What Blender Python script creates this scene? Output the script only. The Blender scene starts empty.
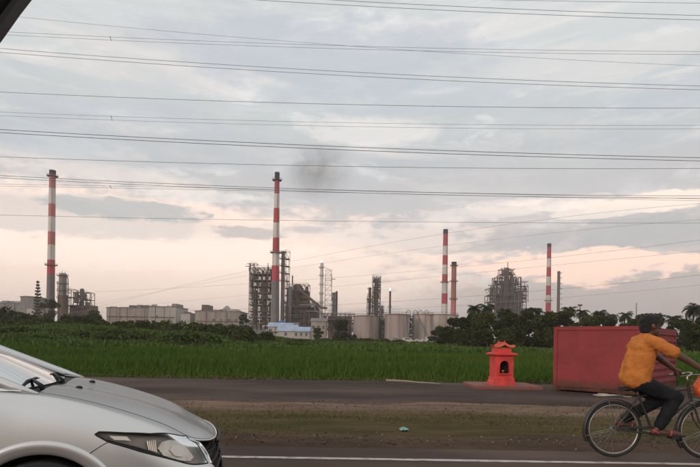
import bpy, bmesh, math, random
import numpy as np
from mathutils import Vector, Matrix

SC = bpy.context.scene
COL = SC.collection
R = math.radians

# ---------------------------------------------------------------- camera
F, CAMH, ROLL, HY = 525.0, 1.3, 0.0157, 342.0      # focal length in photo pixels, eye height, roll, horizon row
cam_d = bpy.data.cameras.new('camera')
cam = bpy.data.objects.new('camera', cam_d)
COL.objects.link(cam)
cam_d.sensor_width = 36.0
cam_d.lens = 36.0 * F / 700.0
cam_d.shift_y = (HY - 233.5) / 700.0
cam_d.clip_start = 0.05
cam_d.clip_end = 30000
cr, sr = math.cos(ROLL), math.sin(ROLL)
cam.matrix_world = Matrix(((cr, -sr, 0, 0), (0, 0, -1, 0), (sr, cr, 0, CAMH), (0, 0, 0, 1)))
SC.camera = cam

# ---------------------------------------------------------------- light
SUN_AZ, SUN_EL = R(-142), R(16)                    # low sun behind thin cloud, over the left shoulder
SKY_STRENGTH = 0.1
SC.view_settings.view_transform = 'Standard'
SC.view_settings.look = 'None'
SC.view_settings.exposure = 0.0
SC.view_settings.gamma = 1.0
SC.view_settings.use_curve_mapping = False
SC.render.engine = 'CYCLES'
SC.cycles.use_denoising = True
SC.cycles.max_bounces = 6
SC.cycles.volume_bounces = 0
SC.cycles.transparent_max_bounces = 24
SC.cycles.volume_max_steps = 64

sun_d = bpy.data.lights.new('sun', 'SUN')
sun_d.energy = 1.2
sun_d.angle = R(18)
sun_d.color = (1.0, 0.84, 0.70)
sun = bpy.data.objects.new('sun', sun_d)
COL.objects.link(sun)
sdir = Vector((math.sin(SUN_AZ) * math.cos(SUN_EL), math.cos(SUN_AZ) * math.cos(SUN_EL), math.sin(SUN_EL)))
sun.rotation_euler = sdir.to_track_quat('Z', 'Y').to_euler()

def px_dir(px, py):
    dx, dy = px - 350.0, HY - py
    u = (dx * cr - dy * sr) / F
    v = (dx * sr + dy * cr) / F
    return u, v

def P(px, py, D):
    u, v = px_dir(px, py)
    return Vector((u * D, D, CAMH + v * D))

class NT:
    """small node-tree helper"""
    def __init__(self, tree):
        self.t = tree
        self.n = tree.nodes
    def new(self, typ, **kw):
        nd = self.n.new(typ)
        for k, v in kw.items():
            setattr(nd, k, v)
        return nd
    def link(self, a, b):
        self.t.links.new(a, b)
    def put(self, sock, v):
        if isinstance(v, bpy.types.NodeSocket):
            self.link(v, sock)
        else:
            sock.default_value = v
    def math(self, op, a, b=None, c=None, clamp=False):
        nd = self.new('ShaderNodeMath', operation=op, use_clamp=clamp)
        self.put(nd.inputs[0], a)
        if b is not None: self.put(nd.inputs[1], b)
        if c is not None: self.put(nd.inputs[2], c)
        return nd.outputs[0]
    def mix(self, f, a, b):
        nd = self.new('ShaderNodeMix', data_type='RGBA')
        self.put(nd.inputs[0], f)
        for i, v in ((6, a), (7, b)):
            if not isinstance(v, bpy.types.NodeSocket): v = (*v[:3], 1)
            self.put(nd.inputs[i], v)
        return nd.outputs[2]
    def rng(self, v, a, b, c=0.0, d=1.0, smooth=True):
        nd = self.new('ShaderNodeMapRange', interpolation_type='SMOOTHSTEP' if smooth else 'LINEAR')
        self.put(nd.inputs[0], v)
        for i, x in enumerate((a, b, c, d)): nd.inputs[i + 1].default_value = x
        return nd.outputs[0]
    def noise(self, vec, scale, detail=5.0, rough=0.55, dist=0.0):
        nd = self.new('ShaderNodeTexNoise')
        if vec is not None: self.link(vec, nd.inputs['Vector'])
        nd.inputs['Scale'].default_value = scale
        nd.inputs['Detail'].default_value = detail
        nd.inputs['Roughness'].default_value = rough
        nd.inputs['Distortion'].default_value = dist
        return nd.outputs['Fac']
    def ramp(self, f, stops):
        nd = self.new('ShaderNodeValToRGB')
        cr_ = nd.color_ramp
        while len(cr_.elements) < len(stops): cr_.elements.new(0.5)
        for e, (p, c) in zip(cr_.elements, stops):
            e.position = p
            e.color = (*c, 1)
        self.put(nd.inputs[0], f)
        return nd.outputs[0]

def build_world():
    w = bpy.data.worlds.new('World')
    SC.world = w
    w.use_nodes = True
    t = NT(w.node_tree)
    t.n.clear()
    out = t.new('ShaderNodeOutputWorld')
    bg = t.new('ShaderNodeBackground')
    bg.inputs[1].default_value = SKY_STRENGTH
    t.link(bg.outputs[0], out.inputs[0])
    sky = t.new('ShaderNodeTexSky', sky_type='NISHITA', sun_disc=False)
    sky.sun_elevation = SUN_EL
    sky.sun_rotation = SUN_AZ
    sky.dust_density = 3.0
    tc = t.new('ShaderNodeTexCoord')
    d = tc.outputs['Generated']
    sep = t.new('ShaderNodeSeparateXYZ')
    t.link(d, sep.inputs[0])
    x, y, z = sep.outputs
    el = t.math('ARCSINE', z)
    az = t.math('ARCTAN2', x, y)
    # cloud-deck coordinates: a flat layer overhead, seen in perspective
    zz = t.math('ADD', t.math('MAXIMUM', z, 0.0), 0.10)
    comb = t.new('ShaderNodeCombineXYZ')
    t.link(t.math('DIVIDE', x, zz), comb.inputs[0])
    t.link(t.math('DIVIDE', y, zz), comb.inputs[1])
    deck = comb.outputs[0]
    n1 = t.noise(deck, 0.55, 6, 0.55, 0.4)
    n2 = t.noise(deck, 1.6, 7, 0.6, 0.6)
    sc_ = t.new('ShaderNodeMapping')
    t.link(d, sc_.inputs[0])
    sc_.inputs['Scale'].default_value = (1, 1, 3.2)
    n3 = t.noise(sc_.outputs[0], 5.0, 6, 0.6, 0.3)
    n4 = t.noise(sc_.outputs[0], 14.0, 5, 0.6, 0.2)
    # thin overcast: colour by elevation
    base = t.ramp(el, [(0.0, (.70, .57, .52)), (.07, (.76, .62, .57)), (.16, (.74, .65, .61)), (.24, (.66, .62, .61)),
                       (.31, (.58, .60, .61)), (.42, (.60, .645, .66)), (.54, (.69, .72, .725)), (1.0, (.67, .695, .71))])
    # warmer and brighter towards the sun side
    side = t.rng(t.math('ABSOLUTE', t.math('SUBTRACT', az, -0.62)), 0.0, 1.1, 1.0, 0.0)
    low = t.rng(el, 0.04, 0.30, 1.0, 0.0)
    warm = t.math('MULTIPLY', side, low)
    col = t.mix(t.math('MULTIPLY', warm, 0.75), base, (1.0, .80, .68))
    col = t.mix(t.math('MULTIPLY', t.rng(n1, .42, .70), 0.35), col, (.48, .53, .58))
    col = t.mix(t.math('MULTIPLY', t.rng(n2, .52, .75), 0.30), col, (.78, .75, .72))
    # individual banks of cloud: (photo x, y, half width, half height, colour, strength, edge)
    banks = [
        (140, 262, 340, 52, (1.30, 1.02, .86), .85, .9),
        (110, 246, 180, 18, (1.30, 1.10, .96), .65, .8),
        (640, 304, 200, 36, (.57, .49, .46), .85, .9),
        (640, 236, 150, 16, (.54, .53, .54), .9, .7),
        (450, 240, 60, 10, (.56, .53, .52), .7, .7),
        (40, 215, 170, 14, (.66, .63, .62), .6, .8),
        (125, 209, 66, 8, (.55, .56, .56), .9, .5),
        (252, 233, 34, 5, (.58, .54, .53), .8, .5),
        (310, 230, 22, 4, (.60, .55, .54), .7, .5),
        (200, 196, 60, 6, (1.0, .93, .87), .6, .6),
        (560, 267, 122, 15, (1.30, .93, .75), 1.0, .35),
        (400, 236, 70, 12, (1.02, .88, .80), .7, .5),
        (525, 206, 62, 6, (1.15, 1.0, .90), 1.0, .35),
        (470, 214, 60, 6, (.92, .83, .78), .8, .5),
        (672, 200, 62, 8, (1.15, .98, .85), 1.0, .35),
        (600, 213, 40, 4, (1.05, .92, .82), .8, .4),
        (368, 131, 60, 10, (.95, .90, .86), .6, .8),
        (70, 166, 120, 10, (.95, .84, .78), .6, .7),
        (40, 140, 120, 15, (.52, .59, .65), .6, .8),
        (120, 118, 90, 9, (.56, .61, .66), .5, .8),
        (690, 92, 70, 14, (.54, .59, .64), .7, .7),
        (620, 138, 80, 12, (.53, .57, .60), .6, .7),
        (480, 185, 200, 14, (.60, .59, .60), .6, .9),
        (200, 150, 120, 14, (.55, .58, .61), .6, .8),
        (150, 62, 90, 18, (.72, .70, .69), .5, .9),
        (590, 62, 110, 14, (.78, .76, .74), .55, .8),
        (330, 60, 130, 24, (.52, .57, .64), .65, .9),
        (430, 100, 90, 12, (.55, .60, .66), .5, .8),
    ]
    mp5 = t.new('ShaderNodeMapping'); t.link(d, mp5.inputs[0]); mp5.inputs['Scale'].default_value = (1, 1, 7)
    n5 = t.noise(mp5.outputs[0], 3.2, 7, .62, .5)
    col = t.mix(t.math('MULTIPLY', t.rng(n5, .50, .72), .38), col, (.50, .52, .55))
    col = t.mix(t.math('MULTIPLY', t.rng(n5, .50, .30), .55), col, (.98, .90, .85))
    n7 = t.noise(sc_.outputs[0], 7.5, 8, .62, .5)
    col = t.mix(t.math('MULTIPLY', t.rng(n7, .54, .66), .42), col, (.95, .94, .93))
    col = t.mix(t.math('MULTIPLY', t.rng(n7, .46, .34), .30), col, (.50, .55, .58))
    warp = t.math('MULTIPLY', t.math('SUBTRACT', n3, 0.5), 4.4)
    warp2 = t.math('ADD', warp, t.math('MULTIPLY', t.math('SUBTRACT', n4, 0.5), 4.0))
    mp6 = t.new('ShaderNodeMapping'); t.link(d, mp6.inputs[0]); mp6.inputs['Scale'].default_value = (1, 1, 2.2)
    n6 = t.noise(mp6.outputs[0], 36.0, 5, .65, .3)
    warp2 = t.math('ADD', warp2, t.math('MULTIPLY', t.math('SUBTRACT', n6, 0.5), 2.6))
    for (px, py, rx, ry, c, st, edge) in banks:
        u, v = px_dir(px, py)
        a0 = math.atan(u)
        e0 = math.atan2(v, math.hypot(1, u))
        k = math.cos(a0)
        qa = t.math('POWER', t.math('ABSOLUTE', t.math('DIVIDE', t.math('SUBTRACT', az, a0), rx / F * k * k)), 2.0)
        qe = t.math('POWER', t.math('ABSOLUTE', t.math('DIVIDE', t.math('SUBTRACT', el, e0), ry / F * k)), 2.0)
        q = t.math('ADD', t.math('ADD', qa, qe), warp2)
        m = t.rng(q, 1.0 - edge * .6, 1.0 + edge * 1.6, st, 0.0)
        col = t.mix(m, col, c)
    # fine mottling
    col = t.mix(t.math('MULTIPLY', t.rng(n4, .35, .75), 0.12), col, (.85, .83, .81))
    sc10 = t.new('ShaderNodeVectorMath', operation='SCALE')
    t.link(col, sc10.inputs[0])
    sc10.inputs['Scale'].default_value = 1.10 / SKY_STRENGTH
    fin = t.mix(0.95, sky.outputs[0], sc10.outputs[0])
    t.link(fin, bg.inputs[0])
    w.cycles.sampling_method = 'MANUAL'
    w.cycles.sample_map_resolution = 1024
build_world()

# ---------------------------------------------------------------- helpers
def mat(name, c, rough=0.8, metal=0.0, c2=None, scale=3.0, bump=0.0, bscale=None, spec=0.5, coat=0.0, coords='Object', mapping=None, emit=None, detail=5.0, island=0.0, lohi=(.35, .68)):
    m = bpy.data.materials.new(name)
    m.use_nodes = True
    t = NT(m.node_tree)
    b = t.n['Principled BSDF']
    b.inputs['Roughness'].default_value = rough
    b.inputs['Metallic'].default_value = metal
    b.inputs['Specular IOR Level'].default_value = spec
    b.inputs['Coat Weight'].default_value = coat
    b.inputs['Coat Roughness'].default_value = 0.05
    tc = t.new('ShaderNodeTexCoord')
    vec = tc.outputs[coords]
    if mapping:
        mp = t.new('ShaderNodeMapping')
        t.link(vec, mp.inputs[0])
        mp.inputs['Scale'].default_value = mapping
        vec = mp.outputs[0]
    col = None
    if c2 is not None:
        n = t.noise(vec, scale, detail)
        col = t.mix(t.rng(n, *lohi), c, c2)
    if island:
        g = t.new('ShaderNodeNewGeometry')
        hs = t.new('ShaderNodeHueSaturation')
        t.put(hs.inputs['Color'], col if col is not None else (*c, 1))
        t.link(t.rng(g.outputs['Random Per Island'], 0, 1, 1 - island, 1 + island, False), hs.inputs['Value'])
        col = hs.outputs[0]
    if col is not None: t.link(col, b.inputs['Base Color'])
    else: b.inputs['Base Color'].default_value = (*c, 1)
    if bump:
        bn = t.new('ShaderNodeBump')
        bn.inputs['Strength'].default_value = bump
        bn.inputs['Distance'].default_value = 0.05
        t.link(t.noise(vec, bscale or scale * 4, 6), bn.inputs['Height'])
        t.link(bn.outputs[0], b.inputs['Normal'])
    if emit:
        b.inputs['Emission Color'].default_value = (*emit[:3], 1)
        b.inputs['Emission Strength'].default_value = emit[3]
    return m

def tag(o, label=None, cat=None, group=None, kind=None):
    if label: o['label'] = label
    if cat: o['category'] = cat
    if group: o['group'] = group
    if kind: o['kind'] = kind
    return o

def thing(name, label, cat, loc=(0, 0, 0), group=None):
    o = bpy.data.objects.new(name, None)
    o.empty_display_size = 0.2
    COL.objects.link(o)
    o.location = loc
    return tag(o, label, cat, group)

ORIGIN = {}
def world_loc(p):
    l = Vector((0, 0, 0))
    while p is not None:
        l = l + p.location
        p = p.parent
    return l

class MB:
    """collects shapes in world coordinates and links them as one mesh object"""
    def __init__(self):
        self.v, self.f, self.mi = [], [], []
    def quad(self, a, b, c, d):
        i = len(self.v)
        self.v += [tuple(a), tuple(b), tuple(c), tuple(d)]
        self.f.append((i, i + 1, i + 2, i + 3))
    def raw(self, vs, fs):
        i = len(self.v)
        self.v += [tuple(p) for p in vs]
        self.f += [tuple(k + i for k in f) for f in fs]
        return self
    def box(self, x0, x1, y0, y1, z0, z1, rot=0, c=None):
        vs = [(x, y, z) for z in (z0, z1) for y in (y0, y1) for x in (x0, x1)]
        if rot:
            c = c or ((x0 + x1) / 2, (y0 + y1) / 2)
            ca, sa = math.cos(rot), math.sin(rot)
            vs = [(c[0] + (x - c[0]) * ca - (y - c[1]) * sa, c[1] + (x - c[0]) * sa + (y - c[1]) * ca, z) for x, y, z in vs]
        return self.raw(vs, [(0, 2, 3, 1), (4, 5, 7, 6), (0, 1, 5, 4), (2, 6, 7, 3), (0, 4, 6, 2), (1, 3, 7, 5)])
    def beam(self, a, b, r, r2=None, n=4, caps=True):
        a, b = Vector(a), Vector(b)
        r2 = r if r2 is None else r2
        d = (b - a)
        if d.length < 1e-6: return self
        d.normalize()
        up = Vector((0, 0, 1)) if abs(d.z) < .95 else Vector((0, 1, 0))
        s = d.cross(up).normalized(); t = s.cross(d)
        vs = []
        for p, rr in ((a, r), (b, r2)):
            for k in range(n):
                an = 2 * math.pi * (k + .5) / n
                vs.append(p + (s * math.cos(an) + t * math.sin(an)) * rr)
        fs = [(k, (k + 1) % n, n + (k + 1) % n, n + k) for k in range(n)]
        if caps: fs += [tuple(range(n - 1, -1, -1)), tuple(range(n, 2 * n))]
        return self.raw(vs, fs)
    def tube(self, pts, r, n=8, closed=False, caps=True):
        pts = [Vector(p) for p in pts]
        m = len(pts)
        rs = r if isinstance(r, (list, tuple)) else [r] * m
        vs = []
        prev = None
        for i, p in enumerate(pts):
            a = pts[i - 1] if (i or closed) else p
            b = pts[(i + 1) % m] if (i < m - 1 or closed) else p
            d = (b - a).normalized()
            if prev is None:
                up = Vector((0, 0, 1)) if abs(d.z) < .9 else Vector((0, 1, 0))
                s = d.cross(up).normalized()
            else:
                s = (prev - d * prev.dot(d)).normalized()
            prev = s
            t = s.cross(d)
            for k in range(n):
                an = 2 * math.pi * k / n
                vs.append(p + (s * math.cos(an) + t * math.sin(an)) * rs[i])
        fs = []
        for i in range(m if closed else m - 1):
            j = (i + 1) % m
            for k in range(n):
                fs.append((i * n + k, i * n + (k + 1) % n, j * n + (k + 1) % n, j * n + k))
        if caps and not closed: fs += [tuple(range(n - 1, -1, -1)), tuple(range((m - 1) * n, m * n))]
        return self.raw(vs, fs)
    def lathe(self, c, prof, n=24, axis='z', caps=True):
        """prof: list of (radius, height along axis) from c"""
        vs, fs = [], []
        for r, h in prof:
            for k in range(n):
                a = 2 * math.pi * k / n
                if axis == 'z': vs.append((c[0] + r * math.cos(a), c[1] + r * math.sin(a), c[2] + h))
                elif axis == 'y': vs.append((c[0] + r * math.cos(a), c[1] + h, c[2] + r * math.sin(a)))
                else: vs.append((c[0] + h, c[1] + r * math.cos(a), c[2] + r * math.sin(a)))
        for i in range(len(prof) - 1):
            for k in range(n):
                fs.append((i * n + k, i * n + (k + 1) % n, (i + 1) * n + (k + 1) % n, (i + 1) * n + k))
        if caps: fs += [tuple(range(n - 1, -1, -1)), tuple(range((len(prof) - 1) * n, len(prof) * n))]
        return self.raw(vs, fs)
    def ball(self, c, r, sx=1, sy=1, sz=1, n=10):
        prof = [(max(1e-4, math.sin(math.pi * i / n)) * r, -math.cos(math.pi * i / n) * r) for i in range(n + 1)]
        i0 = len(self.v)
        self.lathe((0, 0, 0), prof, n * 2)
        for i in range(i0, len(self.v)):
            p = self.v[i]
            self.v[i] = (c[0] + p[0] * sx, c[1] + p[1] * sy, c[2] + p[2] * sz)
        return self
    def build(self, name, m, parent=None, smooth=False, origin=None, merge=False):
        me = bpy.data.meshes.new(name)
        o = bpy.data.objects.new(name, me)
        if parent is not None:
            off = world_loc(parent)
        elif origin is not None:
            off = Vector(origin)
        else:
            a = np.array(self.v)
            off = Vector(((a[:, 0].min() + a[:, 0].max()) / 2, (a[:, 1].min() + a[:, 1].max()) / 2, a[:, 2].min()))
        me.from_pydata([(x - off.x, y - off.y, z - off.z) for x, y, z in self.v], [], self.f)
        if merge:
            bm = bmesh.new(); bm.from_mesh(me)
            bmesh.ops.remove_doubles(bm, verts=bm.verts, dist=1e-4)
            bm.to_mesh(me); bm.free()
        if smooth is True:
            me.polygons.foreach_set('use_smooth', [True] * len(me.polygons))
        elif smooth:
            me.polygons.foreach_set('use_smooth', [True] * len(me.polygons))
            me.set_sharp_from_angle(angle=R(smooth))
        me.materials.append(m)
        COL.objects.link(o)
        if parent is not None: o.parent = parent
        else: o.location = off
        return o

def np_mesh(name, v, f, m, parent=None, origin=(0, 0, 0), smooth=False):
    """v (N,3), f (M,k) arrays -> one mesh object, fast"""
    off = np.array(world_loc(parent)) if parent is not None else np.array(origin, float)
    me = bpy.data.meshes.new(name)
    k = f.shape[1]
    me.vertices.add(len(v)); me.vertices.foreach_set('co', (v - off).astype(np.float32).ravel())
    me.loops.add(f.size); me.loops.foreach_set('vertex_index', f.astype(np.int32).ravel())
    me.polygons.add(len(f)); me.polygons.foreach_set('loop_start', np.arange(0, f.size, k, dtype=np.int32))
    if smooth: me.polygons.foreach_set('use_smooth', np.ones(len(f), bool))
    me.update(calc_edges=True)
    me.materials.append(m)
    o = bpy.data.objects.new(name, me)
    COL.objects.link(o)
    if parent is not None: o.parent = parent
    else: o.location = off
    return o

def sstep(a, b, x):
    t = np.clip((x - a) / (b - a), 0, 1)
    return t * t * (3 - 2 * t)

def terr(x, y):
    """height of the land at world x, y"""
    x = np.asarray(x, float); y = np.asarray(y, float)
    z = 0.35 * sstep(18, 34, y) + 0.75 * sstep(40, 120, y)
    bank = sstep(46, 92, y) * (1 - 0.65 * sstep(120, 190, y)) * (1 - sstep(-31, -13, x + 0.12 * (95 - y)))
    z = z + 2.0 * bank * (1 + 0.22 * np.sin(x * .11 + 1.0) + .10 * np.sin(x * .31 + y * .1))
    z = z + 0.10 * sstep(20, 30, y) * (np.sin(x * .5 + y * .23) + np.sin(x * .23 - y * .41))
    return z

# ---------------------------------------------------------------- materials
M = {}
M['asphalt'] = mat('asphalt', (.078, .054, .046), .85, c2=(.128, .090, .076), scale=.9, mapping=(.35, 1, 1), bump=.5, bscale=90, detail=8, spec=.1)
M['yard'] = mat('yard_asphalt', (.056, .040, .034), .9, c2=(.122, .088, .074), spec=.1, scale=.35, bump=.6, bscale=60, detail=9, mapping=(.45, 1, 1))
M['paint'] = mat('road_paint', (.50, .44, .41), .8, c2=(.22, .18, .16), scale=7, lohi=(.45, .72), detail=8, bump=.2)
M['soil'] = mat('soil', (.045, .062, .016), 1.0, c2=(.06, .075, .02), scale=.12, bump=.6, bscale=3)
M['grass'] = mat('grass_blades', (.046, .092, .012), .75, c2=(.074, .112, .018), scale=.10, spec=.1, island=.28, coords='Object', mapping=(.35, 1, 1))
M['grassfar'] = mat('grass_far', (.046, .088, .014), .85, c2=(.076, .112, .024), scale=.09, spec=.15, island=.45, mapping=(.5, 1, 1))
M['drygrass'] = mat('dry_grass', (.095, .080, .034), .9, c2=(.13, .10, .055), scale=.9, spec=.1, island=.4)
M['silver'] = None
# ================================================================ the land
def sheet(name, xs, ys, zf, m, z0=0.0):
    X, Y = np.meshgrid(xs, ys)
    Z = zf(X, Y) + z0
    v = np.stack([X, Y, Z], -1).reshape(-1, 3)
    nx, ny = len(xs), len(ys)
    i = np.arange(nx * ny).reshape(ny, nx)
    f = np.stack([i[:-1, :-1], i[:-1, 1:], i[1:, 1:], i[1:, :-1]], -1).reshape(-1, 4)
    o = np_mesh(name, v, f, m, smooth=True)
    return tag(o, kind='structure')

xs = np.unique(np.concatenate([np.linspace(-150, 150, 121), np.linspace(-900, 900, 61), np.linspace(-3200, 3200, 17)]))
ys = np.unique(np.concatenate([np.linspace(-60, 17, 8), np.linspace(17, 60, 60), np.linspace(60, 240, 70), np.linspace(240, 1200, 30), np.linspace(1200, 3400, 8)]))
sheet('ground', xs, ys, lambda x, y: terr(x, y) - 0.03, M['soil'])
flat = lambda x, y: 0 * x
EDGE = 6.45                                           # where the carriageway ends
sheet('road', np.linspace(-300, 300, 61), np.array([-9, -4, 0, 2, 4, EDGE]), flat, M['asphalt'])

# verge: bare earth, worn grass, then a paler gravelly strip beside the yard
def verge_mat():
    m = bpy.data.materials.new('verge_earth'); m.use_nodes = True
    t = NT(m.node_tree); b = t.n['Principled BSDF']
    b.inputs['Roughness'].default_value = 1.0
    b.inputs['Specular IOR Level'].default_value = .1
    tc = t.new('ShaderNodeTexCoord'); mp = t.new('ShaderNodeMapping')
    t.link(tc.outputs['Object'], mp.inputs[0]); mp.inputs['Scale'].default_value = (.28, 1, 1)
    v = mp.outputs[0]
    sp = t.new('ShaderNodeSeparateXYZ'); t.link(tc.outputs['Object'], sp.inputs[0])
    y = t.math('ADD', sp.outputs[1], t.math('MULTIPLY', t.math('SUBTRACT', t.noise(v, .55, 4), .5), 1.9))
    n = t.noise(v, 2.2, 8, .65)
    n2 = t.noise(v, 14, 6, .7)
    earth = t.mix(t.rng(n, .35, .7), (.066, .044, .030), (.112, .074, .054))
    green = t.mix(t.rng(n, .35, .65), (.060, .052, .017), (.105, .076, .034))
    pale = t.mix(t.rng(n, .3, .65), (.235, .162, .118), (.135, .090, .063))
    c = t.mix(t.rng(y, 7.0, 7.5), earth, green)
    c = t.mix(t.rng(y, 9.0, 9.9), c, pale)
    c = t.mix(t.math('MULTIPLY', t.rng(n2, .5, .75), .45), c, (.040, .027, .014))
    t.link(c, b.inputs['Base Color'])
    bn = t.new('ShaderNodeBump'); bn.inputs['Strength'].default_value = .8; bn.inputs['Distance'].default_value = .04
    t.link(n2, bn.inputs['Height']); t.link(bn.outputs[0], b.inputs['Normal'])
    return m
M['verge'] = verge_mat()
rs = np.random.default_rng(3)
def vz(x, y): return .012 + .02 * np.sin(x * 1.7 + y * 2.1) * np.sin(y * 1.3 - x * .6) * sstep(6.5, 7.2, y)
vy = np.linspace(EDGE - .10, 11.3, 40)
v_o = sheet('verge', np.linspace(-70, 70, 281), vy, lambda x, y: -.02 + (.044 + vz(x, y) - .012) * sstep(EDGE - .1, EDGE + .35, y), M['verge'])
# the yard's asphalt laps over the verge with a ragged edge
yx = np.linspace(-80, 80, 641)
X, T_ = np.meshgrid(yx, np.linspace(0, 1, 12))
e0 = 10.6 + .22 * np.sin(yx * .8) + .12 * np.sin(yx * 2.3 + 1) + rs.normal(0, .05, len(yx))
e1 = 17.55 + .12 * np.sin(yx * .7 + 2) + rs.normal(0, .05, len(yx))
Y = e0[None] * (1 - T_) + e1[None] * T_
v = np.stack([X, Y, np.full_like(X, .048) - .07 * (T_ == 0) - .07 * (T_ == 1)], -1).reshape(-1, 3)
i = np.arange(X.size).reshape(X.shape)
f = np.stack([i[:-1, :-1], i[:-1, 1:], i[1:, 1:], i[1:, :-1]], -1).reshape(-1, 4)
tag(np_mesh('yard_pavement', v, f, M['yard']), kind='structure')
# painted lines
def strip(name, x0, x1, y, w, z=.004):
    n = max(2, int((x1 - x0) * 2))
    xs_ = np.linspace(x0, x1, n)
    a = np.stack([xs_, y - w / 2 + rs.normal(0, .003, n), np.full(n, z)], -1)
    b_ = np.stack([xs_, y + w / 2 + rs.normal(0, .003, n), np.full(n, z)], -1)
    k = np.arange(n - 1)
    fa = np.stack([k, k + 1, n + k + 1, n + k], -1)
    return tag(np_mesh(name, np.concatenate([a, b_]), fa, M['paint']), kind='structure')
strip('edge_line', -200, 200, 5.84, .095)
for k in range(-3, 4): strip('lane_dash', k * 9 - 4, k * 9 - 1, 2.15, .11)
strip('edge_line', -200, 200, -1.6, .13)

# grass: blades scattered over the field, denser and finer near the yard
def blades(name, n, ylo, yhi, h, w, m, zf, label, spread=1.0, ypow=1.0, xr=None, lean=.35, off=0.0, keep=None):
    r = np.random.default_rng(n + int(ylo * 10))
    u = r.random(n) ** ypow
    y = ylo + (yhi - ylo) * u
    if xr is None:
        half = y * .74 * spread + 3
        x = (r.random(n) * 2 - 1) * half
    else:
        x = xr[0] + (xr[1] - xr[0]) * r.random(n)
    if keep is not None:
        k = keep(x, y, r); x, y = x[k], y[k]; n = len(x)
    z = zf(x, y) - .03 + off
    clump = .65 + .35 * np.sin(x * .9 + 3 * np.sin(y * .37)) * np.sin(y * .7 + x * .2)
    hh = (h[0] + (h[1] - h[0]) * r.random(n) ** 1.6) * (.6 + .6 * clump) * np.where(y > 16, .35 + .65 * sstep(17.0, 20.5, y), 1.0)
    ww = w[0] + (w[1] - w[0]) * r.random(n)
    a = r.random(n) * 2 * np.pi
    dx, dy = np.cos(a) * ww, np.sin(a) * ww
    lx, ly = r.normal(0, lean, n) * hh, r.normal(0, lean, n) * hh
    b0 = np.stack([x - dx, y - dy, z], -1); b1 = np.stack([x + dx, y + dy, z], -1)
    m0 = np.stack([x - dx * .8 + lx * .4, y - dy * .8 + ly * .4, z + hh * .6], -1)
    m1 = np.stack([x + dx * .8 + lx * .4, y + dy * .8 + ly * .4, z + hh * .6], -1)
    tp = np.stack([x + lx, y + ly, z + hh], -1)
    v = np.stack([b0, b1, m1, m0, tp], 1).reshape(-1, 3)
    k = np.arange(n) * 5
    f = np.stack([np.stack([k, k + 1, k + 2], -1), np.stack([k, k + 2, k + 3], -1), np.stack([k + 3, k + 2, k + 4], -1)], 1).reshape(-1, 3)
    return tag(np_mesh(name, v, f, m), label, 'grass', kind='stuff')
blades('field_grass', 210000, 17.25, 48, (.12, .42), (.008, .019), M['grass'], terr, 'lush green grass of the field beyond the yard', ypow=1.25)
blades('margin_weeds', 9000, 16.7, 17.9, (.05, .26), (.006, .018), M['drygrass'], lambda x, y: 0 * x + .05, 'ragged weeds creeping over the far edge of the yard', xr=(-18, 18), lean=.6,
       keep=lambda x, y, r: np.sin(x * .9 + 2 * np.sin(x * .37)) + .9 * r.normal(size=len(x)) > 1.2 * (17.6 - y))
blades('far_grass', 120000, 44, 150, (.22, .55), (.05, .13), M['grassfar'], terr, 'rough green growth covering the bank behind the field', ypow=1.1)
blades('verge_grass', 30000, 6.7, 10.3, (.015, .06), (.004, .010), M['drygrass'], lambda x, y: vz(x, y) + .03, 'sparse worn grass on the road verge', xr=(-10, 12), lean=.7,
       keep=lambda x, y, r: (np.sin(x * .55 + 1) * np.sin(y * 2.2 + x * .3) + .25 * r.normal(size=len(x)) > -.15) & (np.abs(y - 8.3) < 1.5 + .4 * r.normal(size=len(x))))

# far hills
M['hill'] = mat('far_hill', (.06, .085, .075), 1.0, c2=(.08, .10, .09), scale=.002)
def hill(name, x0, x1, y, h, seed):
    r = random.Random(seed); n = 60
    mb = MB(); ph = [r.random() * 6 for _ in range(6)]
    top, bot, back = [], [], []
    for k in range(n + 1):
        t = k / n; x = x0 + (x1 - x0) * t
        e = math.sin(math.pi * t) ** .7
        z = h * e * (.62 + .22 * math.sin(t * 9 + ph[0]) + .12 * math.sin(t * 23 + ph[1]) + .06 * math.sin(t * 51 + ph[2]))
        top.append((x, y, max(0, z))); bot.append((x, y - 500, -.5)); back.append((x, y + 600, -.5))
    vs = bot + top + back; N = n + 1
    mb.raw(vs, [(k, k + 1, N + k + 1, N + k) for k in range(n)] + [(N + k, N + k + 1, 2 * N + k + 1, 2 * N + k) for k in range(n)])
    tag(mb.build(name, M['hill'], smooth=True), kind='structure')
hill('hill', -860, -330, 2300, 175, 4)
hill('hill', -450, 700, 2600, 55, 7)

# loose gravel on the verge and along the yard's near edge
gr = np.random.default_rng(21); n = 3200
gx = gr.uniform(-9, 13, n); gy = np.where(gr.random(n) < .6, gr.normal(10.4, .45, n), gr.normal(6.9, .25, n)); gsz = np.abs(gr.normal(0, .009, n)) + .006
gz = np.where(gy > 10.7, .048, np.maximum(0.0, vz(gx, gy) + .012)) + .002
oct_ = np.array([(1, 0, 0), (-1, 0, 0), (0, 1, 0), (0, -1, 0), (0, 0, .8), (0, 0, -.4)], float)
of = np.array([(0, 2, 4), (2, 1, 4), (1, 3, 4), (3, 0, 4), (2, 0, 5), (1, 2, 5), (3, 1, 5), (0, 3, 5)])
gv = (oct_[None] * gr.uniform(.6, 1.4, (n, 6, 1)) * gsz[:, None, None] + np.stack([gx, gy, gz], -1)[:, None]).reshape(-1, 3)
gf = (of[None] + np.arange(n)[:, None, None] * 6).reshape(-1, 3)
M['gravel'] = mat('gravel', (.16, .11, .085), .95, island=.5, spec=.1)
tag(np_mesh('gravel', gv, gf, M['gravel']), 'loose gravel scattered on the verge and yard edge', 'gravel', kind='stuff')
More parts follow.
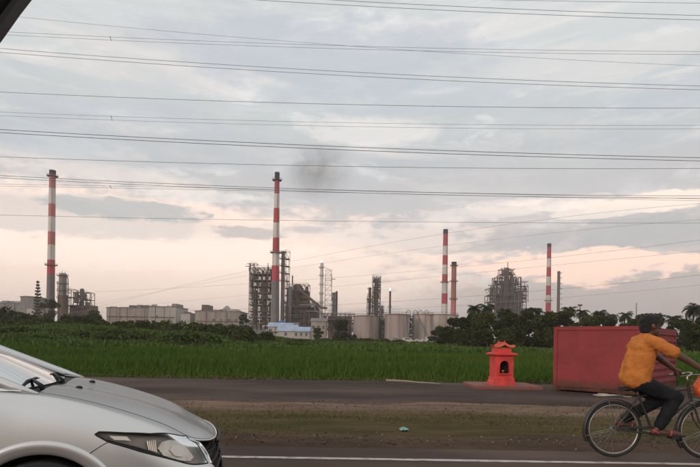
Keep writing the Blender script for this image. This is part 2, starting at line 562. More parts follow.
# ================================================================ silver car
def car_paint():
    m = bpy.data.materials.new('silver_paint'); m.use_nodes = True
    t = NT(m.node_tree); b = t.n['Principled BSDF']
    tc = t.new('ShaderNodeTexCoord')
    n = t.noise(tc.outputs['Object'], 2.5, 4)
    t.link(t.mix(n, (.66, .65, .64), (.71, .70, .69)), b.inputs['Base Color'])
    b.inputs['Metallic'].default_value = .82
    b.inputs['Specular Tint'].default_value = (.06, .06, .062, 1)
    b.inputs['Roughness'].default_value = .36
    b.inputs['Coat Weight'].default_value = .18
    b.inputs['Coat Roughness'].default_value = .06
    return m
def glass_mat(name, tint, k=.25, dark=None):
    """glazing: mirror-like at a glance, see-through (or dark) face on"""
    m = bpy.data.materials.new(name); m.use_nodes = True
    t = NT(m.node_tree); t.n.clear()
    out = t.new('ShaderNodeOutputMaterial')
    fr = t.new('ShaderNodeFresnel'); fr.inputs[0].default_value = k
    gl = t.new('ShaderNodeBsdfGlossy'); gl.inputs['Roughness'].default_value = .03
    tr = t.new('ShaderNodeBsdfTransparent'); tr.inputs[0].default_value = (*tint, 1)
    mx = t.new('ShaderNodeMixShader')
    t.link(fr.outputs[0], mx.inputs[0]); t.link(tr.outputs[0], mx.inputs[1]); t.link(gl.outputs[0], mx.inputs[2])
    t.link(mx.outputs[0], out.inputs[0])
    return m
M['silver'] = car_paint()
M['black_plastic'] = mat('black_plastic', (.012, .012, .013), .6, c2=(.018, .018, .018), scale=8, spec=.3)
M['rubber'] = mat('rubber', (.010, .010, .010), .8, c2=(.022, .02, .019), scale=10, bump=.1)
M['chrome'] = mat('chrome', (.62, .61, .60), .12, 1.0)
M['alloy'] = mat('alloy', (.42, .42, .43), .35, .9)
M['lamp_dark'] = mat('lamp_housing', (.20, .175, .16), .4, .3, c2=(.28, .25, .23), scale=12)
M['lamp_bright'] = mat('lamp_reflector', (.74, .71, .68), .35, .5, c2=(.58, .55, .52), scale=25)
M['lamp_white'] = mat('lamp_indicator', (.80, .77, .74), .35, .2)
M['amber'] = mat('lamp_amber', (.45, .18, .06), .3, .2)
M['car_glass'] = glass_mat('car_glass', (.22, .24, .25), 1.5)
M['lens'] = glass_mat('lamp_lens', (.90, .87, .84), 1.25)
M['interior'] = mat('car_interior', (.03, .03, .032), .9, c2=(.05, .05, .05), scale=5)

CT = [
 [(-4.36,0,0.78),(-4.36,0.28,0.78),(-4.34,0.5,0.78),(-4.33,0.56,0.76),(-4.33,0.6,0.7),(-4.36,0.62,0.58),(-4.37,0.62,0.42),(-4.34,0.6,0.26),(-4.3,0.55,0.2)],
 [(-4.26,0,0.9),(-4.25,0.32,0.905),(-4.23,0.56,0.895),(-4.21,0.64,0.87),(-4.19,0.71,0.79),(-4.19,0.735,0.63),(-4.19,0.735,0.42),(-4.17,0.71,0.25),(-4.12,0.64,0.19)],
 [(-4,0,0.93),(-4,0.34,0.94),(-4,0.6,0.93),(-4,0.69,0.9),(-4,0.77,0.82),(-4,0.8,0.64),(-4,0.8,0.42),(-4,0.78,0.24),(-4,0.7,0.18)],
 [(-3.4,0,0.97),(-3.4,0.36,0.97),(-3.4,0.66,0.965),(-3.4,0.755,0.94),(-3.4,0.83,0.86),(-3.4,0.85,0.66),(-3.4,0.845,0.42),(-3.4,0.82,0.24),(-3.4,0.72,0.18)],
 [(-2.4,0,0.96),(-2.4,0.36,0.97),(-2.4,0.66,0.97),(-2.4,0.755,0.945),(-2.4,0.83,0.86),(-2.4,0.85,0.65),(-2.4,0.845,0.42),(-2.4,0.82,0.24),(-2.4,0.72,0.18)],
 [(-1.45,0,0.96),(-1.45,0.36,0.97),(-1.45,0.66,0.967),(-1.45,0.765,0.953),(-1.45,0.83,0.86),(-1.45,0.85,0.65),(-1.45,0.845,0.42),(-1.45,0.82,0.24),(-1.45,0.72,0.18)],
 [(-1.05,0,0.945),(-1.05,0.36,0.958),(-1.05,0.66,0.947),(-1.05,0.765,0.928),(-1.05,0.83,0.83),(-1.05,0.85,0.63),(-1.05,0.845,0.42),(-1.05,0.82,0.24),(-1.05,0.72,0.18)],
 [(-0.8,0,0.905),(-0.8,0.36,0.921),(-0.8,0.66,0.902),(-0.8,0.765,0.883),(-0.8,0.83,0.79),(-0.8,0.85,0.62),(-0.8,0.845,0.42),(-0.8,0.82,0.24),(-0.8,0.72,0.18)],
 [(-0.55,0,0.84),(-0.552,0.35,0.855),(-0.557,0.645,0.826),(-0.56,0.755,0.8),(-0.562,0.825,0.71),(-0.563,0.848,0.577),(-0.563,0.845,0.411),(-0.562,0.82,0.24),(-0.559,0.72,0.18)],
 [(-0.35,0,0.765),(-0.354,0.34,0.779),(-0.363,0.61,0.744),(-0.368,0.725,0.711),(-0.373,0.8,0.625),(-0.374,0.825,0.537),(-0.375,0.83,0.402),(-0.373,0.8,0.24),(-0.368,0.72,0.18)],
 [(-0.22,0,0.7),(-0.226,0.33,0.704),(-0.236,0.55,0.666),(-0.238,0.66,0.633),(-0.229,0.735,0.557),(-0.211,0.765,0.504),(-0.192,0.775,0.397),(-0.21,0.75,0.24),(-0.265,0.68,0.17)],
 [(-0.14,0,0.65),(-0.139,0.27,0.66),(-0.136,0.45,0.631),(-0.13,0.54,0.61),(-0.114,0.6,0.545),(-0.092,0.64,0.491),(-0.073,0.65,0.404),(-0.091,0.63,0.24),(-0.148,0.58,0.17)],
 [(-0.1,0,0.625),(-0.092,0.18,0.627),(-0.084,0.29,0.622),(-0.072,0.35,0.596),(-0.058,0.39,0.552),(-0.039,0.41,0.504),(-0.019,0.42,0.403),(-0.039,0.41,0.22),(-0.098,0.38,0.16)],
 [(-0.09,0,0.62),(-0.08,0,0.618),(-0.065,0,0.612),(-0.045,0,0.597),(-0.03,0,0.565),(-0.01,0,0.51),(0.01,0,0.4),(-0.01,0,0.22),(-0.07,0,0.16)]]
CT = np.array(CT, float)
def _pad(C):
    flip = np.array([1, -1, 1])
    C = np.concatenate([(2 * C[0] - C[1])[None], C, (C[-2] * flip)[None]], 0)
    return np.concatenate([(C[:, 1] * flip)[:, None], C, (2 * C[:, -1] - C[:, -2])[:, None]], 1)
CTP = _pad(CT)
def _w(u, n):
    i = np.clip(np.floor(u).astype(int), 0, n - 2); f = u - i
    return i, np.stack([-.5 * f + f * f - .5 * f ** 3, 1 - 2.5 * f * f + 1.5 * f ** 3, .5 * f + 2 * f * f - 1.5 * f ** 3, -.5 * f * f + .5 * f ** 3], -1)
CSC, CYS = 1.0586, .8627
def EV(s, t):
    """a point of the body shell in car space (x forward, y to the driver's side, z up); station 0 of the front half is s = 0"""
    s = np.asarray(s, float) + 2; t = np.asarray(t, float)
    i, a = _w(s, CT.shape[0]); j, b = _w(t, CT.shape[1])
    r = 0
    for p in range(4):
        for q in range(4):
            r = r + (a[..., p] * b[..., q])[..., None] * CTP[i + p, j + q]
    return r * np.array([1, CYS, 1]) * CSC
def EN(s, t):
    e = 1e-3
    s = np.asarray(s, float); t = np.asarray(t, float)
    s1 = np.minimum(s, 10.998)
    a = EV(s1 + e, t) - EV(s1 - e, t); b = EV(s, t + e) - EV(s, t - e)
    n = np.cross(a, b)
    n /= np.linalg.norm(n, axis=-1, keepdims=True) + 1e-9
    ref = EV(s, t) - np.array([-1.9, 0, .45])
    return n * np.where((n * ref).sum(-1) < 0, -1, 1)[..., None]
CAR_PSI, CAR_LOC = 0.30, Vector((-.8931, 3.7833, 0))
car = thing('silver_car', 'silver sedan in the near lane, only its nose and bonnet in view', 'car', (0, 0, 0))
cP, sP = math.cos(CAR_PSI), math.sin(CAR_PSI)
def CW(p):
    p = np.asarray(p, float)
    x, y = p[..., 0], -p[..., 1]
    return np.stack([CAR_LOC.x + x * cP - y * sP, CAR_LOC.y + x * sP + y * cP, p[..., 2]], -1)
def pix(p):
    u, v = p[..., 0] / p[..., 1], (p[..., 2] - CAMH) / p[..., 1]
    return 350 + F * (u * cr + v * sr), HY - F * (-u * sr + v * cr)
_S, _T = np.meshgrid(np.linspace(3.6, 11, 600), np.linspace(0, 7, 420))
_qx, _qy = pix(CW(EV(_S, _T)))
def ST(px, py):
    i = np.unravel_index(((_qx - px) ** 2 + (_qy - py) ** 2).argmin(), _qx.shape)
    return _S[i], _T[i]
def inpoly(poly, s, t):
    r = np.zeros(s.shape, bool)
    n = len(poly)
    for k in range(n):
        (x0, y0), (x1, y1) = poly[k], poly[(k + 1) % n]
        c = (y0 > t) != (y1 > t)
        r ^= c & (s < (x1 - x0) * (t - y0) / ((y1 - y0) if y1 != y0 else 1e-9) + x0)
    return r
def patch(name, m, s0, s1, t0, t1, ns, nt, keep=None, off=0.0, sides=(1, -1), parent=None, join=True, sub=None):
    s, t = np.meshgrid(np.linspace(s0, s1, ns), np.linspace(t0, t1, nt))
    p = EV(s, t) + EN(s, t) * off
    i = np.arange(s.size).reshape(s.shape)
    f = np.stack([i[:-1, :-1], i[:-1, 1:], i[1:, 1:], i[1:, :-1]], -1).reshape(-1, 4)
    if keep is not None:
        sc = (s[:-1, :-1] + s[1:, 1:]) / 2; tcn = (t[:-1, :-1] + t[1:, 1:]) / 2
        pc = (p[:-1, :-1] + p[1:, 1:]) / 2
        f = f[keep(sc, tcn, pc).ravel()]
    outs = []
    V, Fs, base = [], [], 0
    for sd in sides:
        q = CW((p * np.array([1, sd, 1])).reshape(-1, 3))
        ff = f if sd == 1 else f[:, ::-1]
        if join:
            V.append(q); Fs.append(ff + base); base += len(q)
        else:
            outs.append(np_mesh(name, q, ff, m, parent or car, smooth=True))
    if join:
        o = np_mesh(name, np.concatenate(V), np.concatenate(Fs), m, parent or car, smooth=True)
        bm = bmesh.new(); bm.from_mesh(o.data)
        bmesh.ops.remove_doubles(bm, verts=bm.verts, dist=2e-4)
        loose = [v for v in bm.verts if not v.link_faces]
        bmesh.ops.delete(bm, geom=loose, context='VERTS')
        bm.to_mesh(o.data); bm.free()
        return o
    return outs
HEAD_PX = [(95, 434.5), (99, 431.8), (125, 433), (150, 433.8), (170, 433.8), (186, 433.5), (196, 443), (204, 455), (208, 463), (180, 461.5), (140, 451.5), (108, 441.8)]
HEAD = [(a_, max(b_, 2.07)) for a_, b_ in (ST(*q) for q in HEAD_PX)]
_g = [ST(*q) for q in ((199, 443), (207.5, 455), (211.5, 463.5))]
GRILLE = [(HEAD[5][0] + .12, 2.2), (11.01, 2.2), (11.01, 6.5), (_g[2][0] + .2, _g[2][1] + .7), _g[2], _g[1], _g[0]]
WX, WZ, WR = float(EV(*ST(38, 449))[0]), .33, .378
def arch(p, xc=WX, r=WR): return (p[..., 0] - xc) ** 2 + (p[..., 2] - WZ) ** 2 < r * r
RWX = -3.42 * CSC
SM0, SM1 = ST(108, 442), ST(84, 458)
def seam(t): return SM0[0] + (t - SM0[1]) / (SM1[1] - SM0[1]) * (SM1[0] - SM0[0])
notlamp = lambda s, t: ~inpoly(HEAD, s, t) & ~inpoly(GRILLE, s, t)
patch('hood', M['silver'], 4.22, 11, 0, 1.975, 150, 40)
patch('fender', M['silver'], 3.16, 10.2, 2.02, 7.95, 300, 170, keep=lambda s, t, p: notlamp(s, t) & ~arch(p) & np.where(t < 4.4, s < 8.3, s < seam(t)), join=False)
patch('front_bumper', M['silver'], 4.6, 11, 2.02, 7.95, 280, 170, keep=lambda s, t, p: notlamp(s, t) & ~arch(p) & np.where(t < 4.4, s >= 8.3, s >= seam(t)))
patch('front_door', M['silver'], 2.16, 3.14, 2.0, 7.9, 24, 50, join=False)
patch('rear_door', M['silver'], 1.2, 2.14, 2.0, 7.9, 24, 50, keep=lambda s, t, p: ~arch(p, RWX), join=False)
patch('rear_quarter', M['silver'], -2, 1.18, 2.0, 7.9, 80, 60, keep=lambda s, t, p: ~arch(p, RWX), join=False)
patch('boot_lid', M['silver'], -2, .55, 0, 1.98, 30, 20)
patch('inner_shell', M['black_plastic'], -2, 10.9, 0, 7.9, 170, 60, off=-.055, keep=lambda s, t, p: ~arch(p, r=.36) & ~arch(p, RWX, .36))
# rear panel closing the tail
tt = np.linspace(0, 7.9, 30); pe = EV(np.full(30, -2.0), tt)
mb = MB()
A = CW(pe); B = CW(pe * np.array([1, -1, 1]))
for k in range(29): mb.quad(A[k], A[k + 1], B[k + 1], B[k])
mb.build('rear_panel', M['silver'], car)

# wheel-arch lips
_gs, _gt = np.meshgrid(np.linspace(3.2, 6.6, 200), np.linspace(2.5, 7.9, 260))
_gp = EV(_gs, _gt)
_gs2, _gt2 = np.meshgrid(np.linspace(-.6, 1.6, 120), np.linspace(2.5, 7.9, 200))
_gp2 = EV(_gs2, _gt2)
def yat(x, z, G):
    i = np.unravel_index(((G[..., 0] - x) ** 2 + (G[..., 2] - z) ** 2).argmin(), G.shape[:2])
    return G[i][1]
for xc, G in ((WX, _gp), (RWX, _gp2)):
    for sd in (1, -1):
        mb = MB()
        rows = []
        prof = [(.428, .0), (.420, .010), (.410, .014), (.385, .008), (.360, .0), (.352, -.010), (.352, -.06)]
        angs = np.linspace(R(-12), R(192), 64)
        for a in angs:
            row = []
            for rr, o_ in prof:
                x = xc + rr * math.cos(a); z = WZ + rr * math.sin(a)
                y = yat(x, max(z, .2), G) + o_
                row.append((x, y * sd, z))
            rows.append(CW(np.array(row)))
        n = len(prof)
        vs = [tuple(p) for r_ in rows for p in r_]
        mb.raw(vs, [(i * n + k, i * n + k + 1, (i + 1) * n + k + 1, (i + 1) * n + k) for i in range(len(rows) - 1) for k in range(n - 1)])
        mb.build('wheel_arch_lip', M['silver'], car, smooth=True)
        mb = MB()                                     # wheel-well liner
        ls = []
        for a in np.linspace(R(-20), R(200), 30):
            ls.append([CW(np.array((xc + .36 * math.cos(a), yy * sd, WZ + .36 * math.sin(a)))) for yy in (.70, .45)])
        for i in range(len(ls) - 1): mb.quad(ls[i][0], ls[i + 1][0], ls[i + 1][1], ls[i][1])
        mb.raw([CW(np.array((xc + .36 * math.cos(a), .45 * sd, WZ + .36 * math.sin(a)))) for a in np.linspace(0, 2 * math.pi, 30)[:-1]], [tuple(range(29))])
        mb.build('wheel_well', M['black_plastic'], car)
        # wheel
        c = Vector(CW(np.array((xc, (.66 if abs(sd) else 0) * sd, .322))))
        W = bpy.data.objects.new('wheel', None); COL.objects.link(W); W.parent = car
        W.location = c
        W.rotation_euler.z = CAR_PSI
        W.scale = (1.07, 1.0, 1.07)
        def wb(mb, nm, m, sm=35):
            o = mb.build(nm, m, None, smooth=sm, origin=(0, 0, 0)); o.parent = W; return o
        mb = MB().lathe((0, 0, 0), [(.20, -.09), (.27, -.10), (.297, -.085), (.30, -.06), (.30, .06), (.297, .085), (.27, .10), (.20, .09)], 40, 'y', caps=False)
        wb(mb, 'tyre', M['rubber'])
        mb = MB().lathe((0, 0, 0), [(.20, -.085), (.19, -.07), (.185, 0), (.19, .07), (.20, .085)], 36, 'y', caps=False)
        for k in range(7):
            a = 2 * math.pi * k / 7
            mb.beam((.03 * math.cos(a), -.07 * sd, .03 * math.sin(a)), (.19 * math.cos(a), -.075 * sd, .19 * math.sin(a)), .022, .018, 6)
        mb.lathe((0, -.06 * sd - .02, 0), [(.05, 0), (.05, .04)], 16, 'y')
        wb(mb, 'rim', M['alloy'])
# headlights: bezel, housing, reflectors and lens, on both sides
def st_line(pts, off, n=10, closed=True):
    out = []
    m = len(pts)
    for k in range(m if closed else m - 1):
        (a, b), (c, d) = pts[k], pts[(k + 1) % m]
        for j in range(n):
            f = j / n
            s, t = a + (c - a) * f, b + (d - b) * f
            out.append(EV(s, t) + EN(s, t) * off)
    if not closed: out.append(EV(*pts[-1]) + EN(*pts[-1]) * off)
    return np.array(out)
def stpoly(poly, n=90):
    ss = [q[0] for q in poly]; ts_ = [q[1] for q in poly]
    return min(ss), max(ss), min(ts_), max(ts_), n, n
def flipped(a, sd): return CW(a * np.array([1, sd, 1]))
for sd in (1, -1):
    MB().tube(flipped(st_line([SM0, SM1, (SM1[0] - .06, SM1[1] + .12)], .0005, 14, False), sd), .0022, 5).build('panel_gap', M['black_plastic'], car)
REFL = [ST(*q) for q in [(159, 447), (163, 441), (172, 438), (182, 439), (190, 447), (196, 456), (192, 459.5), (178, 458), (165, 455)]]
BULB = [ST(*q) for q in [(171, 449), (174, 444), (181, 444), (186, 450), (184, 456), (176, 455)]]
RIBS = [ST(*q) for q in [(147, 440), (157, 439), (158, 453), (149, 450)]]
INDI = [ST(*q) for q in [(109, 435.8), (127, 436.2), (131, 440.5), (114, 440)]]
LOWB = [ST(*q) for q in [(103, 438.5), (112, 441), (150, 450.5), (205, 461), (204, 462.3), (178, 460.8), (140, 451.2), (108, 441.5)]]
for sd in (1, -1):
    hs = patch('headlight', M['lamp_dark'], *stpoly(HEAD), keep=lambda s, t, p: inpoly(HEAD, s, t), off=-.030, sides=(sd,), join=False)[0]
    for nm, poly, m, o_ in (('reflector', REFL, M['lamp_bright'], -.020), ('bulb_bowl', BULB, M['lamp_white'], -.014), ('indicator', INDI, M['lamp_white'], -.008), ('lower_trim', LOWB, M['black_plastic'], -.008)):
        patch(nm, m, *stpoly(poly, 44), keep=lambda s, t, p, poly=poly: inpoly(poly, s, t), off=o_, sides=(sd,), join=False, parent=hs)
    mb = MB()
    for k in range(5):
        f0 = (k + .5) / 5
        a = (RIBS[0][0] + (RIBS[1][0] - RIBS[0][0]) * f0, RIBS[0][1] + (RIBS[1][1] - RIBS[0][1]) * f0)
        b = (RIBS[3][0] + (RIBS[2][0] - RIBS[3][0]) * f0, RIBS[3][1] + (RIBS[2][1] - RIBS[3][1]) * f0)
        mb.tube(flipped(st_line([a, b], -.012, 8, False), sd), .0045, 6)
    mb.build('ribbed_reflector', M['lamp_bright'], hs, smooth=True)
    mb = MB().tube(flipped(st_line(HEAD, -.001), sd), .0048, 6, closed=True)
    mb.build('bezel', M['black_plastic'], hs, smooth=True)
    patch('lens', M['lens'], *stpoly(HEAD), keep=lambda s, t, p: inpoly(HEAD, s, t), off=.001, sides=(sd,), join=False, parent=hs)
# grille
g = patch('grille', M['black_plastic'], 9.1, 11, 2.2, 6.5, 60, 60, keep=lambda s, t, p: inpoly(GRILLE, s, t), off=-.05)
for tv, rr in ((3.5, .008), (4.4, .008), (5.2, .008), (5.95, .008)):
    s_l = float(np.interp(tv, [2.2, _g[0][1], _g[1][1], _g[2][1]], [GRILLE[0][0], _g[0][0], _g[1][0], _g[2][0]])) + .04
    line = st_line([(s_l, tv), (11, tv)], -.026, 14, False)
    full = np.concatenate([CW(line), CW(line * np.array([1, -1, 1]))[::-1][1:]])
    MB().tube(full, rr, 8).build('grille_slat', M['black_plastic'], g, smooth=True)
line = np.concatenate([st_line([_g[2], _g[1], _g[0], (GRILLE[0][0] + .06, 2.32)], .002, 10, False), st_line([(GRILLE[0][0] + .1, 2.30), (11, 2.34)], .003, 24, False)])
full = np.concatenate([CW(line), CW(line * np.array([1, -1, 1]))[::-1][1:]])
MB().tube(full, .0065, 8).build('grille_trim', M['chrome'], g, smooth=True)
bars = st_line([(9.9, 3.0), (11, 2.95)], .012, 20, False)
full = np.concatenate([CW(bars), CW(bars * np.array([1, -1, 1]))[::-1][1:]])
MB().tube(full, .012, 8).build('grille_bar', M['black_plastic'], g, smooth=True)
# cowl, glazing, pillars, roof
def lerp(a, b, t): return a + (b - a) * t
def rowp(u, v, lo, hi, bulge=.0):
    lo, hi = np.array(lo), np.array(hi)
    return lo + (hi - lo) * v
def glasspatch(name, fn, m, nu=20, nv=14, parent=None):
    U, V = np.meshgrid(np.linspace(-1, 1, nu), np.linspace(0, 1, nv))
    p = np.array([[fn(u, v) for u, v in zip(a, b)] for a, b in zip(U, V)]) * np.array([1, CYS, 1]) * CSC
    i = np.arange(U.size).reshape(U.shape)
    f = np.stack([i[:-1, :-1], i[:-1, 1:], i[1:, 1:], i[1:, :-1]], -1).reshape(-1, 4)
    return np_mesh(name, CW(p.reshape(-1, 3)), f, m, parent or car, smooth=True)
def ws(u, v): return (lerp(-1.10, -2.10, v) + lerp(.08, .10, v) * (1 - u * u), u * lerp(.665, .545, v), lerp(.955, 1.365, v) + .02 * (1 - u * u) * v + .012 * math.sin(math.pi * v))
glasspatch('windscreen', ws, M['car_glass'])
glasspatch('cowl_panel', lambda u, v: (lerp(-.99, -1.12 + .08 * (1 - u * u), v), u * .655, .94 - .004 * (1 - v) + .006 * v), M['black_plastic'], 20, 4)
def roof(u, v): return (lerp(-2.08 + .10 * (1 - u * u), -3.15, v), u * lerp(.555, .545, v), 1.365 + .03 * v + .035 * math.sin(math.pi * (.12 + .76 * v)) + .03 * (1 - u * u) - (.02 if abs(u) > .99 else 0))
glasspatch('roof', roof, M['silver'], 24, 16)
glasspatch('rear_window', lambda u, v: (lerp(-3.14, -3.78, v) - .05 * (1 - u * u), u * lerp(.54, .62, v), lerp(1.425, .965, v) + .02 * math.sin(math.pi * v)), M['car_glass'])
mb = MB()
for sd in (1, -1):
    for nm, a, b in (('front_door_window', -1.55, -2.42), ('rear_door_window', -2.5, -3.35)):
        def sg(u, v, a=a, b=b, sd=sd):
            xx = lerp(a, b, (u + 1) / 2)
            top = 1.36 if -2.1 > xx > -3.1 else (1.36 - (xx + 2.1) * .41 if xx > -2.1 else 1.36 + (xx + 3.1) * .7)
            z = lerp(.955, max(.96, top), v)
            return (xx, sd * lerp(.745, .575, (z - .955) / .45), z)
        glasspatch(nm, sg, M['car_glass'], 16, 8)
    def pillar(name, pts, r, m=M['silver']):
        q = CW(np.array(pts) * np.array([1, CYS * sd, 1]) * CSC)
        MB().tube(q, r, 8).build(name, m, car, smooth=True)
    pillar('front_pillar', [(-.98, .715, .935), (-1.10, .69, .972), (-1.50, .635, 1.140), (-2.08, .565, 1.368), (-2.4, .555, 1.40), (-3.1, .552, 1.425), (-3.5, .61, 1.18), (-3.8, .67, .97)], [.010, .028, .032, .032, .03, .03, .04, .05])
    pillar('centre_pillar', [(-2.46, .745, .95), (-2.48, .57, 1.40)], .035, M['black_plastic'])
    def qg(u, v, sd=sd):
        xx = lerp(-1.05, -1.54, (u + 1) / 2); z = lerp(.955, max(.96, 1.36 - (xx + 2.1) * .41), v)
        return (xx, sd * lerp(.74, .58, (z - .955) / .45), z)
    glasspatch('sail_panel', qg, M['silver'], 10, 8)
    q = Vector(CW(np.array((-1.52, .98 * sd, 1.0))))
    MB().ball(q, .1, .55, 1.0, .72, 8).build('side_mirror', M['silver'], car, smooth=True)
    q2 = Vector(CW(np.array((-1.5, .76 * sd, .93))))
    MB().beam(q, q2, .025, .03, 6).build('mirror_stalk', M['black_plastic'], car)
    for nm, xh in (('door_handle', -2.2), ('door_handle', -3.1)):
        q = CW(np.array([(xh, .83 * CYS * CSC * sd, .80), (xh + .05, .855 * CYS * CSC * sd, .805), (xh + .15, .855 * CYS * CSC * sd, .805), (xh + .2, .83 * CYS * CSC * sd, .80)]))
        MB().tube(q, .012, 6).build(nm, M['silver'], car, smooth=True)
    mb2 = MB()                                        # tail lamps
    q = [Vector(CW(EV(s_, t_) * np.array([1, sd, 1]))) for s_, t_ in ((-1.7, 2.6), (-1.0, 3.2), (-1.0, 4.6), (-1.7, 4.6))]
    ctr = sum(q, Vector()) / 4
    outw = (ctr - Vector(CW(np.array((-3.9, 0, .7))))).normalized() * .012
    mb2.quad(*[p + outw for p in q])
    mb2.build('tail_lamp', mat('tail_lamp_red', (.35, .01, .01), .2), car)
# seats, dash and floor show faintly through the glazing
def cbox(name, x0, x1, y0, y1, z0, z1, m):
    vs = CW(np.array([(x, y, z) for z in (z0, z1) for y in (y0, y1) for x in (x0, x1)]))
    MB().raw(vs, [(0, 2, 3, 1), (4, 5, 7, 6), (0, 1, 5, 4), (2, 6, 7, 3), (0, 4, 6, 2), (1, 3, 7, 5)]).build(name, m, car)
cbox('dashboard', -1.75, -1.3, -.58, .58, .70, .945, M['interior'])
for yy in (-.33, .33):
    cbox('seat', -2.45, -2.3, yy - .2, yy + .2, .45, 1.15, M['interior'])
cbox('rear_seat', -3.35, -3.2, -.5, .5, .45, 1.1, M['interior'])
# wipers and washer nozzles
def wiper(y0, y1):
    a = np.array((-1.06, y0, .985)); b = np.array((-1.16, (y0 + y1) / 2, 1.045)); c = np.array((-1.17, y1, 1.06))
    w = MB()
    w.tube(CW(np.array([a, a + (.0, .02, .035), b])), [.016, .013, .008], 6)
    wo = w.build('wiper', M['black_plastic'], car, smooth=True)
    MB().tube(CW(np.array([b + (.012, -.26, -.028), b + (0, -.1, .0), b + (0, .1, -.004), b + (.01, .26, -.03)])), .009, 5).build('blade', M['rubber'], wo)
    MB().ball(Vector(CW(a)), .028, 1, 1, .7, 6).build('pivot_cap', M['black_plastic'], wo, smooth=True)
wiper(.46, .10); wiper(-.05, -.46)
for px, py in ((100, 389.0),):
    s_, t_ = ST(px, py)
    for yy in (.30, -.30):
        p = EV(4.75, .70); p = p * np.array([1, np.sign(yy), 1])
        q = Vector(CW(p))
        MB().ball(q + Vector((0, 0, .004)), .017, 1.3, .9, .7, 6).build('washer_nozzle', M['black_plastic'], car, smooth=True)
# ================================================================ bicycle and rider
M['frame_paint'] = mat('bicycle_paint', (.030, .034, .030), .4, .2, c2=(.06, .045, .035), scale=9)
M['steel'] = mat('worn_steel', (.42, .40, .37), .35, .9, c2=(.25, .21, .18), scale=14)
M['rim_steel'] = mat('rim_steel', (.40, .37, .33), .4, .8, c2=(.28, .25, .22), scale=10)
M['saddle'] = mat('saddle_vinyl', (.014, .013, .013), .5, bump=.1, bscale=60)
M['bag'] = mat('orange_plastic', (.72, .13, .03), .45, c2=(.60, .09, .02), scale=9, bump=.35, bscale=18)
M['shirt'] = mat('orange_cotton', (.52, .185, .045), .9, c2=(.43, .14, .034), spec=.15, scale=7, bump=.25, bscale=11)
M['trousers'] = mat('dark_cotton', (.010, .011, .014), .9, c2=(.017, .017, .020), spec=.2, scale=8, bump=.3, bscale=14)
M['skin'] = mat('brown_skin', (.085, .040, .024), .5, c2=(.10, .048, .028), scale=12)
M['hair'] = mat('black_hair', (.008, .007, .007), .6, c2=(.015, .012, .011), scale=60, bump=.7, bscale=90)
M['sandal'] = mat('red_sandal', (.36, .055, .06), .6, c2=(.25, .04, .04), scale=20)
M['sole'] = mat('dark_sole', (.02, .016, .015), .8)

BD = 6.09
B0 = P(613, 458, BD); B0.z = 0.012
BIKE_YAW = R(-1.0)
_cb, _sb = math.cos(BIKE_YAW), math.sin(BIKE_YAW)
def BW(p):
    return Vector((B0.x + p[0] * _cb - p[1] * _sb, B0.y + p[0] * _sb + p[1] * _cb, B0.z + p[2]))
def BL(ps): return [BW(p) for p in ps]
bike = thing('bicycle', 'old dark roadster bicycle with rear carrier and mudguards, ridden along the road edge', 'bicycle', B0)
RW, WB = .325, 1.06
def arcpts(cx, cz, r, a0, a1, n, y=0): return [(cx + r * math.cos(R(a0 + (a1 - a0) * k / n)), y, cz + r * math.sin(R(a0 + (a1 - a0) * k / n))) for k in range(n + 1)]
for cx in (0, WB):
    w = bpy.data.objects.new('wheel', None); COL.objects.link(w); w.parent = bike
    w.location = BW((cx, 0, RW)) - B0
    MB().tube(BL(arcpts(cx, RW, RW - .019, 0, 360, 56)[:-1]), .019, 8, closed=True).build('tyre', M['rubber'], w, smooth=True)
    MB().tube(BL(arcpts(cx, RW, RW - .043, 0, 360, 56)[:-1]), .0115, 8, closed=True).build('rim', M['rim_steel'], w, smooth=True)
    h = MB().beam(BW((cx, -.05, RW)), BW((cx, .05, RW)), .02, .02, 12)
    h.beam(BW((cx, -.035, RW)), BW((cx, -.028, RW)), .034, .034, 12).beam(BW((cx, .028, RW)), BW((cx, .035, RW)), .034, .034, 12)
    h.build('hub', M['steel'], w, smooth=30)
    sp = MB()
    for k in range(32):
        a = 2 * math.pi * k / 32; sg = -1 if k % 2 else 1
        a2 = a + (.55 if (k // 2) % 2 else -.55)
        sp.beam(BW((cx + .03 * math.cos(a2), .03 * sg, RW + .03 * math.sin(a2))), BW((cx + (RW - .05) * math.cos(a), 0, RW + (RW - .05) * math.sin(a))), .0011, .0011, 4, caps=False)
    tag(sp.build('spokes', M['steel'], w), kind='stuff')
def mudguard(cx, a0, a1):
    mb = MB(); rows = []
    for q in arcpts(cx, RW, 1, a0, a1, 30):
        d = Vector((q[0] - cx, 0, q[2] - RW))
        rows.append([BW((cx + d.x * rr, yy, RW + d.z * rr)) for yy, rr in ((-.034, RW + .012), (-.024, RW + .027), (0, RW + .033), (.024, RW + .027), (.034, RW + .012))])
    vs = [p for r_ in rows for p in r_]
    mb.raw(vs, [(i * 5 + k, i * 5 + k + 1, i * 5 + 6 + k, i * 5 + 5 + k) for i in range(30) for k in range(4)])
    g = mb.build('mudguard', M['frame_paint'], bike, smooth=True)
    st = MB()
    for yy in (-.045, .045):
        st.beam(BW((cx, yy, RW)), BW((cx + (RW + .02) * math.cos(R(a1 - 12)), yy * .7, RW + (RW + .02) * math.sin(R(a1 - 12)))), .003, .003, 5)
    st.build('stay', M['steel'], g)
mudguard(0, 25, 205); mudguard(WB, 55, 215)
BB = (.455, 0, .285); SEAT = (.275, 0, .74); HT = (.845, 0, .86); HB = (.885, 0, .66)
def tubep(name, pts, r, m=M['frame_paint'], parent=bike, n=10): return MB().tube(BL(pts), r, n).build(name, m, parent, smooth=40)
fr = tubep('frame', [BB, SEAT], .0145)
tubep('top_tube', [(.285, 0, .71), (HT[0] + .008, 0, .81)], .0135, parent=fr)
tubep('down_tube', [BB, (HB[0] - .005, 0, .69)], .0155, parent=fr)
